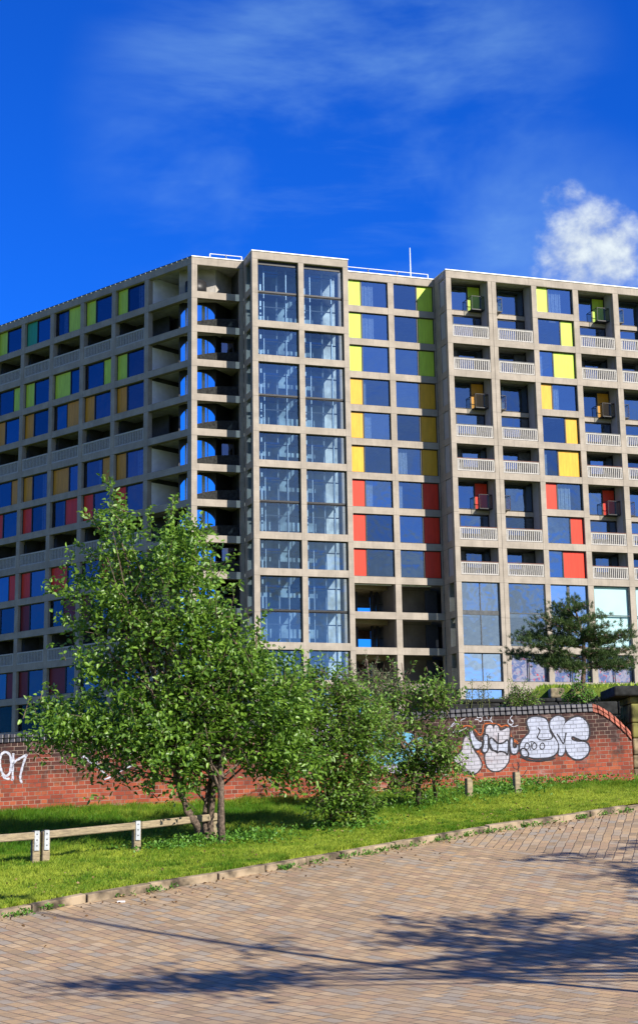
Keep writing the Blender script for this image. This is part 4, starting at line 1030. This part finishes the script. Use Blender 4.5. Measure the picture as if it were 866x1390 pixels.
# the big tree
Y = 23.8
gb = gz(-1.75, 23.8)
T1 = [(*gpt(280, 1143)[:2], gb - .2, .075), tp(268, 1122, 23.85, .062), tp(254, 1100, 23.85, .058), tp(247, 1080, 23.8, .054), tp(238, 1045, 23.8, .05), tp(228, 990, 23.8, .042), tp(205, 900, 23.8, .03), tp(180, 790, 23.8, .018), tp(158, 710, 23.8, .008)]
T2 = [tp(287, 1140, 24.1, .06), tp(285, 1118, 24.1, .052), tp(289, 1080, 24.05, .047), tp(293, 1040, 24.0, .043), tp(285, 960, 24, .035), tp(262, 860, 24, .025), tp(238, 740, 23.9, .010)]
T3 = [tp(302, 1142, 23.6, .066), tp(300, 1120, 23.6, .056), tp(300, 1085, 23.6, .05), tp(300, 1040, 23.65, .046), tp(318, 960, 23.7, .036), tp(345, 900, 23.8, .02), tp(350, 850, 23.8, .01)]
T4 = [tp(284, 1135, 24.0, .05), tp(277, 1115, 24.1, .04), tp(283, 1070, 24.1, .034), tp(300, 1000, 24.2, .03), tp(380, 940, 24.3, .015)]
for T_ in (T2, T3, T4): T_[0] = (T_[0][0], T_[0][1], gz(T_[0][0], T_[0][1]) - .15, T_[0][3])
lob = [(158, 712, 26, 34, .7), (235, 722, 30, 32, .7), (165, 745, 48, 50, .8), (232, 752, 55, 50, .8), (200, 770, 80, 45, .8), (150, 820, 62, 60), (225, 830, 90, 75), (290, 830, 62, 65), (165, 890, 70, 60), (255, 900, 100, 85, 1.2), (330, 890, 62, 60), (325, 960, 75, 75), (375, 950, 48, 60),
       (230, 970, 110, 75, 1.3), (140, 960, 70, 50), (85, 975, 42, 32, .8), (110, 1000, 60, 35), (190, 1020, 75, 45), (250, 1030, 70, 40), (300, 1010, 70, 50), (365, 1020, 60, 50), (400, 1030, 40, 42)]
ext = [(168, 705, 145, 645, 4), (180, 715, 165, 668, 3), (150, 745, 112, 690, 3), (228, 715, 236, 672, 4), (245, 730, 256, 690, 3), (210, 730, 200, 690, 3), (110, 815, 68, 798, 2), (110, 800, 92, 745, 2), (120, 850, 78, 838, 2), (290, 780, 318, 748, 2), (300, 800, 330, 790, 2),
       (340, 850, 365, 825, 2), (80, 985, 35, 968, 3), (90, 1005, 45, 1010, 3), (90, 960, 62, 925, 2), (130, 760, 100, 735, 2), (265, 740, 282, 715, 2), (210, 1050, 195, 1075, 3), (250, 1055, 262, 1076, 3), (160, 1040, 140, 1052, 2), (390, 900, 410, 880, 2)]
tree('broadleaf_tree', 'tall broadleaf tree with three thin trunks beside the knee rail', 'tree', (-1.9, 23.8, gb), [T1, T2, T3, T4], lob, Y, 3700, .26, .55, 25, (.094, .055), MT['leafA'], ext, up=.5, limbs=110, dscale=.85)
# the bush that reaches the ground
Y = 25.0; gb = gz(.1, 25.05)
tr = [[tp(452, 1122, 25.05, .03), tp(448 + dx * .4, 1060, 25, .022), tp(448 + dx, 980, 25, .012), tp(448 + dx * 1.3, 930, 25, .006)] for dx in (-45, -15, 10, 40)]
lob = [(445, 940, 48, 45), (400, 960, 40, 45), (490, 965, 42, 50), (445, 1000, 75, 55, 1.2), (420, 1030, 45, 45, .7), (495, 1020, 40, 45), (460, 1060, 62, 42, 1.2), (455, 1095, 45, 26), (440, 905, 22, 22, .8), (480, 930, 30, 25, .8)]
ext = [(440, 910, 436, 884, 2), (460, 915, 470, 888, 2), (400, 930, 385, 895, 3), (420, 920, 415, 893, 2), (490, 930, 498, 905, 2), (510, 980, 530, 955, 2), (515, 1040, 535, 1060, 2), (500, 1080, 520, 1092, 3), (430, 1105, 410, 1112, 2)]
tree('leafy_shrub', 'dense leafy shrub reaching down to the grass between the two trees', 'shrub', (.1, 25.05, gb), tr, lob, Y, 2100, .22, .45, 24, (.072, .042), MT['leafB'], ext, up=.5, limbs=60)
Y = 27.2; gb = gz(1.63, 27.4)
tr = [[tp(567, 1093, 27.3, .045), tp(569, 1060, 27.3, .036), tp(566, 1010, 27.2, .028), tp(550, 940, 27.2, .014), tp(545, 900, 27.2, .006)],
      [tp(592, 1088, 27.6, .03), tp(588, 1060, 27.5, .026), tp(596, 1000, 27.3, .018), tp(612, 955, 27.2, .007)], [tp(569, 1050, 27.3, .03), tp(545, 1010, 27.1, .018), tp(520, 970, 27.1, .008)]]
lob = [(545, 935, 36, 34, .9), (590, 955, 32, 34, .9), (540, 985, 40, 42), (590, 1005, 40, 42), (560, 1040, 50, 32), (610, 1035, 24, 26, .8), (520, 960, 24, 30, .7), (520, 1025, 26, 24, .7), (575, 1065, 34, 16, .8)]
ext = [(545, 915, 526, 893, 3), (555, 920, 562, 898, 2), (590, 935, 600, 912, 2), (605, 960, 628, 935, 3), (615, 1000, 638, 990, 2), (620, 1040, 642, 1050, 2), (520, 940, 505, 920, 2), (575, 900, 585, 925, 1), (540, 1060, 525, 1072, 2)]
tree('young_tree', 'young broadleaf tree with thin stems in front of the blue graffiti', 'tree', (1.63, 27.4, gb), tr, lob, Y, 900, .22, .45, 22, (.080, .046), MT['leafB'], ext, up=.45, limbs=50)
# grey willow behind the wall
Y = 32.5
tr = [[tp(500, 960, 32.5, .04), tp(500, 920, 32.5, .03), tp(498, 895, 32.5, .01)]]
lob = [(485, 915, 24, 20), (510, 920, 30, 18), (535, 930, 24, 18), (505, 940, 45, 18), (465, 935, 20, 20)]
tree('willow_shrub', 'grey green willow shrub showing above the wall behind the leafy shrub', 'shrub', (at(500, 965, 32.5)[0], 32.5, 2.9), tr, lob, Y, 420, .25, .5, 22, (.07, .022), MT['leafC'], [(480, 905, 470, 888, 2), (510, 905, 515, 892, 2), (495, 905, 497, 885, 2)], up=.5, limbs=25)
# self-sown shrubs on the wall top
Y = 30.9
tr = [[tp(705, 958, 30.9, .02), tp(705, 940, 30.9, .014), tp(700, 930, 30.9, .006)]]
tree('wall_top_shrub', 'loose green shrub rooted on top of the brick wall left of the pine', 'shrub', (at(705, 962, 30.9)[0], 30.9, 3.4), tr, [(705, 942, 22, 16), (695, 955, 18, 12), (718, 950, 14, 10)], Y, 230, .14, .3, 34, (.05, .024), MT['leafB'], [(700, 935, 692, 920, 2), (710, 935, 716, 921, 2), (715, 950, 735, 952, 2)], up=.5, limbs=14)
Y = 32.3
tr = [[tp(792, 955, 32.3, .02), tp(792, 940, 32.3, .012), tp(790, 925, 32.3, .006)]]
tree('wall_top_shrub', 'bright green young shrub behind the wall right under the pine', 'shrub', (at(790, 960, 32.3)[0], 32.3, 3.3), tr, [(788, 938, 18, 12), (772, 944, 14, 9), (800, 946, 14, 10)], Y, 130, .12, .26, 30, (.07, .036), MT['leafD'], [(785, 930, 782, 917, 2), (795, 932, 800, 920, 1), (770, 942, 758, 938, 1)], up=.5, limbs=10)
# dark trees out of the frame to the right, whose shade lies on the setts
def shade_tree(label, c, r, n, seed):
    root = empty('road_tree', (c[0], c[1], float(Hr(c[0], c[1]))), label, 'tree', 'trees right of the road')
    c = np.array(c); S = []
    lb = [(c + rng.normal(0, .45, 3) * r, r * rng.uniform(.35, .6), 1) for _ in range(9)]
    S = crown_shoots(lb, n, .4, .8, .2, c, .5); P, Dd, T = shoots_to_leaves(S, 16)
    link('crown', leaves_mesh('crown', P, Dd, .14, .09, MT['leafA'], T, org_=np.array(root.location)), root)
    b = MB(); z0 = float(Hr(c[0], c[1])); b.tube([(c[0], c[1], z0 - .2), (c[0] + .1, c[1], z0 + 2), (c[0], c[1], c[2])], [.2, .15, .07], MT['bark'], 10); b.build('trunk', root, True)
    b = MB()
    for i in rng.choice(len(S), 60, False): b.tube([c + np.array([0, 0, rng.uniform(-2.5, .5)]), S[i][0]], [.04, .012], MT['bark'], 5, False)
    b.build('branches', root, True)
def cast(tx, ty, h): z = float(Hr(tx, ty)); k = h / math.tan(ELEV); return (tx + SUN_H[0] * k, ty + SUN_H[1] * k, z + h)
shade_tree('broadleaf tree right of the view shading the middle of the road', cast(5.2, 20.5, 6.3), np.array([3.7, 2.2, .9]), 760, 1)
shade_tree('broadleaf tree right of the view shading the near edge of the road', cast(2.5, 16.1, 6.0), np.array([3.9, 1.7, .6]), 470, 2)

# pine on the lawn
Y = 66.0; pb = at(789, 934, Y); pine = empty('pine_tree', tuple(pb), 'dark green pine with flat spreading branches on the lawn below the right wing', 'pine tree')
trk = [np.array(at(x, y, Y)) for x, y in ((790, 940), (793, 905), (792, 870), (786, 845), (780, 825), (779, 814))]
b = MB(); b.tube(trk, [.11, .09, .075, .055, .035, .015], MT['pinebark'], 8); b.build('trunk', pine, True)
BRN = [(792, 905, 690, 888, 1.0), (792, 895, 700, 870, 1), (790, 880, 708, 862, 1), (788, 870, 725, 850, 1), (785, 860, 735, 838, 1), (784, 850, 748, 828, .8), (781, 838, 762, 820, .7), (780, 832, 795, 822, .7), (784, 850, 815, 836, .9), (786, 862, 826, 848, 1), (788, 872, 838, 868, 1),
       (790, 884, 858, 862, 1), (792, 893, 866, 880, 1), (792, 902, 864, 900, 1), (793, 908, 850, 905, .8), (792, 908, 745, 905, .8), (793, 900, 775, 915, .6), (792, 890, 815, 885, .7), (788, 880, 765, 870, .8), (784, 855, 770, 850, .7), (790, 890, 835, 888, .8), (780, 825, 779, 812, .5), (792, 904, 720, 898, .9), (790, 878, 750, 872, .9), (788, 868, 805, 860, .8)]
b = MB(); TP = []; TD = []
for (x0, y0, x1, y1, w) in BRN:
    for rep in range(2):
        a = np.array(at(x0, y0, Y)); c = np.array(at(x1, y1, Y + rng.uniform(-1.1, 1.1) * w)); c = c if rep == 0 else a + (c - a) * rng.uniform(.5, .85) + rng.normal(0, .22, 3)
        mid = (a + c) / 2 + np.array([0, 0, rng.uniform(-.12, .1)]); b.tube([a, mid, c], [.035, .022, .008], MT['pinebark'], 5, False)
        l = np.linalg.norm(c - a)
        for i in range(int(l * 44)):
            t_ = rng.uniform(.22, 1.02); base_ = (a * (1 - t_) + c * t_) if t_ > .5 else (a * (1 - t_) + c * t_)
            o_ = rng.normal(0, 1, 3) * np.array([.34, .34, .13]) * (.35 + .55 * t_) * min(1, l) ; q = base_ + o_ + np.array([0, 0, .05])
            if rng.uniform() < .35: b.tube([base_, q], [.010, .005], MT['pinebark'], 3, False)
            TP.append(q); TD.append((c - a) / l * .4 + np.array([0, 0, .75]) + o_ * .8)
TP = np.array(TP); TD = np.array(TD); b.build('branches', pine, True)
k = 26; n = len(TP); P = np.repeat(TP, k, 0); Dd = np.repeat(TD, k, 0) + rng.normal(0, .55, (n * k, 3)); Dd /= np.linalg.norm(Dd, axis=1)[:, None]
P = P + rng.normal(0, .035, P.shape); sd = np.cross(Dd, rng.normal(0, 1, Dd.shape)); sd /= np.linalg.norm(sd, axis=1)[:, None]
ln = rng.uniform(.07, .16, (n * k, 1)); Vn = np.stack([P - sd * .010, P + sd * .010, P + Dd * ln], 1).reshape(-1, 3)
link('crown', mesh_np('crown', Vn - np.array(pb), np.arange(len(Vn)), np.full(n * k, 3), [MT['needle']], attr=np.repeat(np.clip(rng.uniform(0, 1, n).repeat(k) * .7 + .3 * rng.uniform(0, 1, n * k), 0, 1), 3)), pine)

# ------------------------------------------------------------------ grass, weeds
def blades(name, X, Yc, Z, h, w, m_, lean=.35, v=None, kindlabel=None, org_=None):
    n = len(X); P = np.stack([X, Yc, Z], -1); an = rng.uniform(0, 2 * math.pi, n); sd = np.stack([np.cos(an), np.sin(an), np.zeros(n)], -1) * (w * rng.uniform(.7, 1.3, n))[:, None] * .5
    tip = np.stack([rng.normal(.12, lean, n), rng.normal(0, lean, n), np.ones(n)], -1) * h[:, None]; mid = tip * .55; mid[:, :2] *= .6
    V = np.stack([P - sd, P + sd, P + mid + sd * .75, P + mid - sd * .75, P + tip], 1).reshape(-1, 3); idx = np.arange(n)[:, None] * 5
    f = np.concatenate([idx + np.array([0, 1, 2, 3]), idx + np.array([3, 2, 4])], 1).ravel(); lt = np.tile([4, 3], n)
    return mesh_np(name, V, f, lt, [m_], attr=np.repeat(v if v is not None else rng.uniform(0, 1, n), 5))
def vn(x, y, s, seed=0):     # cheap value noise
    r2 = np.random.default_rng(seed); G = r2.uniform(0, 1, (64, 64)); a = (x * s + 100) % 64; c = (y * s + 100) % 64; i = a.astype(int); j = c.astype(int); u = a - i; w = c - j; u = u * u * (3 - 2 * u); w = w * w * (3 - 2 * w)
    return (G[i, j] * (1 - u) + G[(i + 1) % 64, j] * u) * (1 - w) + (G[i, (j + 1) % 64] * (1 - u) + G[(i + 1) % 64, (j + 1) % 64] * u) * w
n = 620000; X = rng.uniform(-8.2, 8.5, n); kx = kerb_y(X); wy = 29.0 + .125 * (X + 5.98) - .04; tt = rng.uniform(0, 1, n) ** 1.25; Yc = kx + .12 + tt * (wy - kx - .12)
keep = (X > -.215 * Yc - .6) & (X < .215 * Yc + .6); X, Yc, kx, wy, tt = X[keep], Yc[keep], kx[keep], wy[keep], tt[keep]
nn1 = vn(X, Yc, 1.3, 1) * .6 + vn(X, Yc, 4, 2) * .4; nn2 = vn(X, Yc, .7, 3)
longz = np.clip((tt - .42 - .12 * (nn2 - .5)) / .22, 0, 1)
h = .04 + .045 * nn1 + longz * (.02 + .075 * nn1)
cl_ = vn(X, Yc, 7, 8); h *= (.55 + .95 * cl_ ** 1.5) * rng.uniform(.6, 1.3, len(X)); Z = Hr(X, Yc) + vo(X, Yc) - .005
yel = np.clip(.62 - .55 * longz + (nn2 - .5) * .7 + rng.normal(0, .2, len(X)) + (nn1 - .5) * 1.0 - (cl_ - .5) * .7, 0, 1)
g_ = link('grass', blades('grass', X, Yc, Z, h, np.full(len(X), .011), MT['blade'], .38, yel)); tag(g_, 'short sunlit grass on the verge, longer towards the brick wall', 'grass', kind='stuff')
# broad-leaved weeds along the foot of the wall, round the trunks and posts
def weedpatch(cx, cy, rx, ry, n, hmax):
    return np.stack([rng.normal(cx, rx, n), rng.normal(cy, ry, n), rng.uniform(0.02, hmax, n)], -1)
PW = [weedpatch(4.2, 29.9, .9, .18, 900, .24), weedpatch(2.9, 29.3, .7, .3, 900, .26), weedpatch(3.2, 28.6, .45, .35, 600, .2), weedpatch(2.3, 28.2, .5, .35, 500, .2), weedpatch(-1.5, 23.7, .55, .22, 500, .16), weedpatch(-1.0, 23.9, .3, .2, 150, .2), weedpatch(-2.4, 23.3, .4, .15, 260, .1), weedpatch(.3, 24.9, .5, .3, 300, .12), weedpatch(1.7, 27.3, .5, .3, 400, .18)]
PW = np.concatenate(PW); PW = PW[PW[:, 1] < 29.0 + .125 * (PW[:, 0] + 5.98) - .05]; PW[:, 2] += Hr(PW[:, 0], PW[:, 1]) + vo(PW[:, 0], PW[:, 1])
me = leaves_mesh('weeds', PW, np.tile([0, 0, .5], (len(PW), 1)) + rng.normal(0, .7, (len(PW), 3)), .06, .04, MT['leafD'], rng.uniform(0, 1, len(PW)), droop=0); tag(link('weeds', me), 'low broad leaved weeds at the foot of the wall, posts and trunks', 'weeds', kind='stuff')
kp = []
for a in np.concatenate([rng.uniform(-2.6, -1.9, 6), rng.uniform(-.6, 1.5, 26), rng.uniform(1.5, 5.3, 26), rng.uniform(-3.7, -3.1, 8)]):
    m_ = rng.integers(6, 26); kp.append(np.stack([rng.normal(a, .07, m_), kerb_y(np.full(m_, a)) + rng.normal(-.05, .03, m_) - .01, rng.uniform(0, .055, m_)], -1))
kp = np.concatenate(kp); kp[:, 2] += Hr(kp[:, 0], kp[:, 1])
me = leaves_mesh('kerb_weeds', kp, rng.normal(0, .6, (len(kp), 3)) + [0, 0, .5], .045, .03, MT['leafD'], None, droop=0); tag(link('kerb_weeds', me), 'small weeds growing in the joint between kerb and setts', 'weeds', kind='stuff')
# thin tall stalks on the wall top
for q, (px, py) in enumerate(((641, 921), (650, 934), (662, 917), (634, 936), (656, 930))):
    Yq = 31.0 if q != 4 else 30.95; a = np.array(at(px + rng.uniform(-2, 2), 962, Yq)); c = np.array(at(px, py, Yq)); st = [a + (c - a) * t_ + np.array([math.sin(t_ * 4 + q) * .02, 0, 0]) for t_ in np.linspace(0, 1, 6)]
    root = empty('tall_weed', tuple(a), ['tall dry weed stalk on the wall top, second from the left', 'short weed stalk on the wall top between two tall ones', 'tallest weed stalk on the wall top, nearest the green shrub', 'leftmost weed stalk on the wall top', 'bushy weed stalk on the wall top just left of the tallest'][q], 'weed', 'weed stalks on the wall top')
    b = MB(); b.tube(st, [.008, .007, .006, .005, .004, .003], MT['weed'], 5); b.build('stalk', root)
    k = 70; t_ = rng.uniform(.15, 1, k); P = a + (c - a) * t_[:, None] + rng.normal(0, .03, (k, 3)); link('leaves', leaves_mesh('leaves', P, rng.normal(0, .6, (k, 3)) + [0, 0, .5], .055, .012, MT['weed'], None, 0, org_=a), root)
# undergrowth behind the wall, lawn up to the block
n = 30000; X = rng.uniform(2.0, 7.6, n); Yc = 31.3 + rng.uniform(0, 1, n) ** 1.5 * 4; s_ = (X - W0[0]); Yc = Yc; Z = Hb(X, np.minimum(Yc, 34.9))
h = rng.uniform(.1, .34, n); tag(link('rough_grass', blades('rough_grass', X, Yc, Z, h, np.full(n, .014), MT['weed'], .4)), 'rough dry grass and weeds behind the top of the wall', 'grass', kind='stuff')
n = 90000; X = rng.uniform(3, 30, n); Yc = 36 + rng.uniform(0, 1, n) * 76; Z = Hb(X, Yc) - .01
tag(link('lawn_grass', blades('lawn_grass', X, Yc, Z, rng.uniform(.08, .2, n), np.full(n, .05), MT['blade'], .3)), 'sunlit lawn sloping up to the right wing', 'grass', kind='stuff')
n = 520; X = rng.uniform(-4.6, 6.5, n); Yc = np.where(rng.uniform(0, 1, n) < .6, kerb_y(X) - rng.exponential(.5, n) - .03, kerb_y(X) + rng.uniform(.3, 3, n)); on = Yc > kerb_y(X)
P = np.stack([X, Yc, Hr(X, Yc) + np.where(on, vo(X, Yc) + .05, .008)], -1); me = leaves_mesh('fallen_leaves', P, np.stack([rng.normal(0, 1, n), rng.normal(0, 1, n), np.full(n, .3)], -1), .045, .03, MT['dry'], None, droop=0, fold=.1)
tag(link('fallen_leaves', me), 'scattered dry leaves and bits on the setts and short grass', 'leaves', kind='stuff')
b = MB(); P = gpt(164, 1226, 0); b.box(idf, P[0] - .04, P[0] + .05, P[1] - .03, P[1] + .03, P[2] + .004, P[2] + .02, MT['white']); ob = b.build('paper_scrap'); tag(ob, 'small crumpled white scrap of paper lying by the kerb', 'litter')
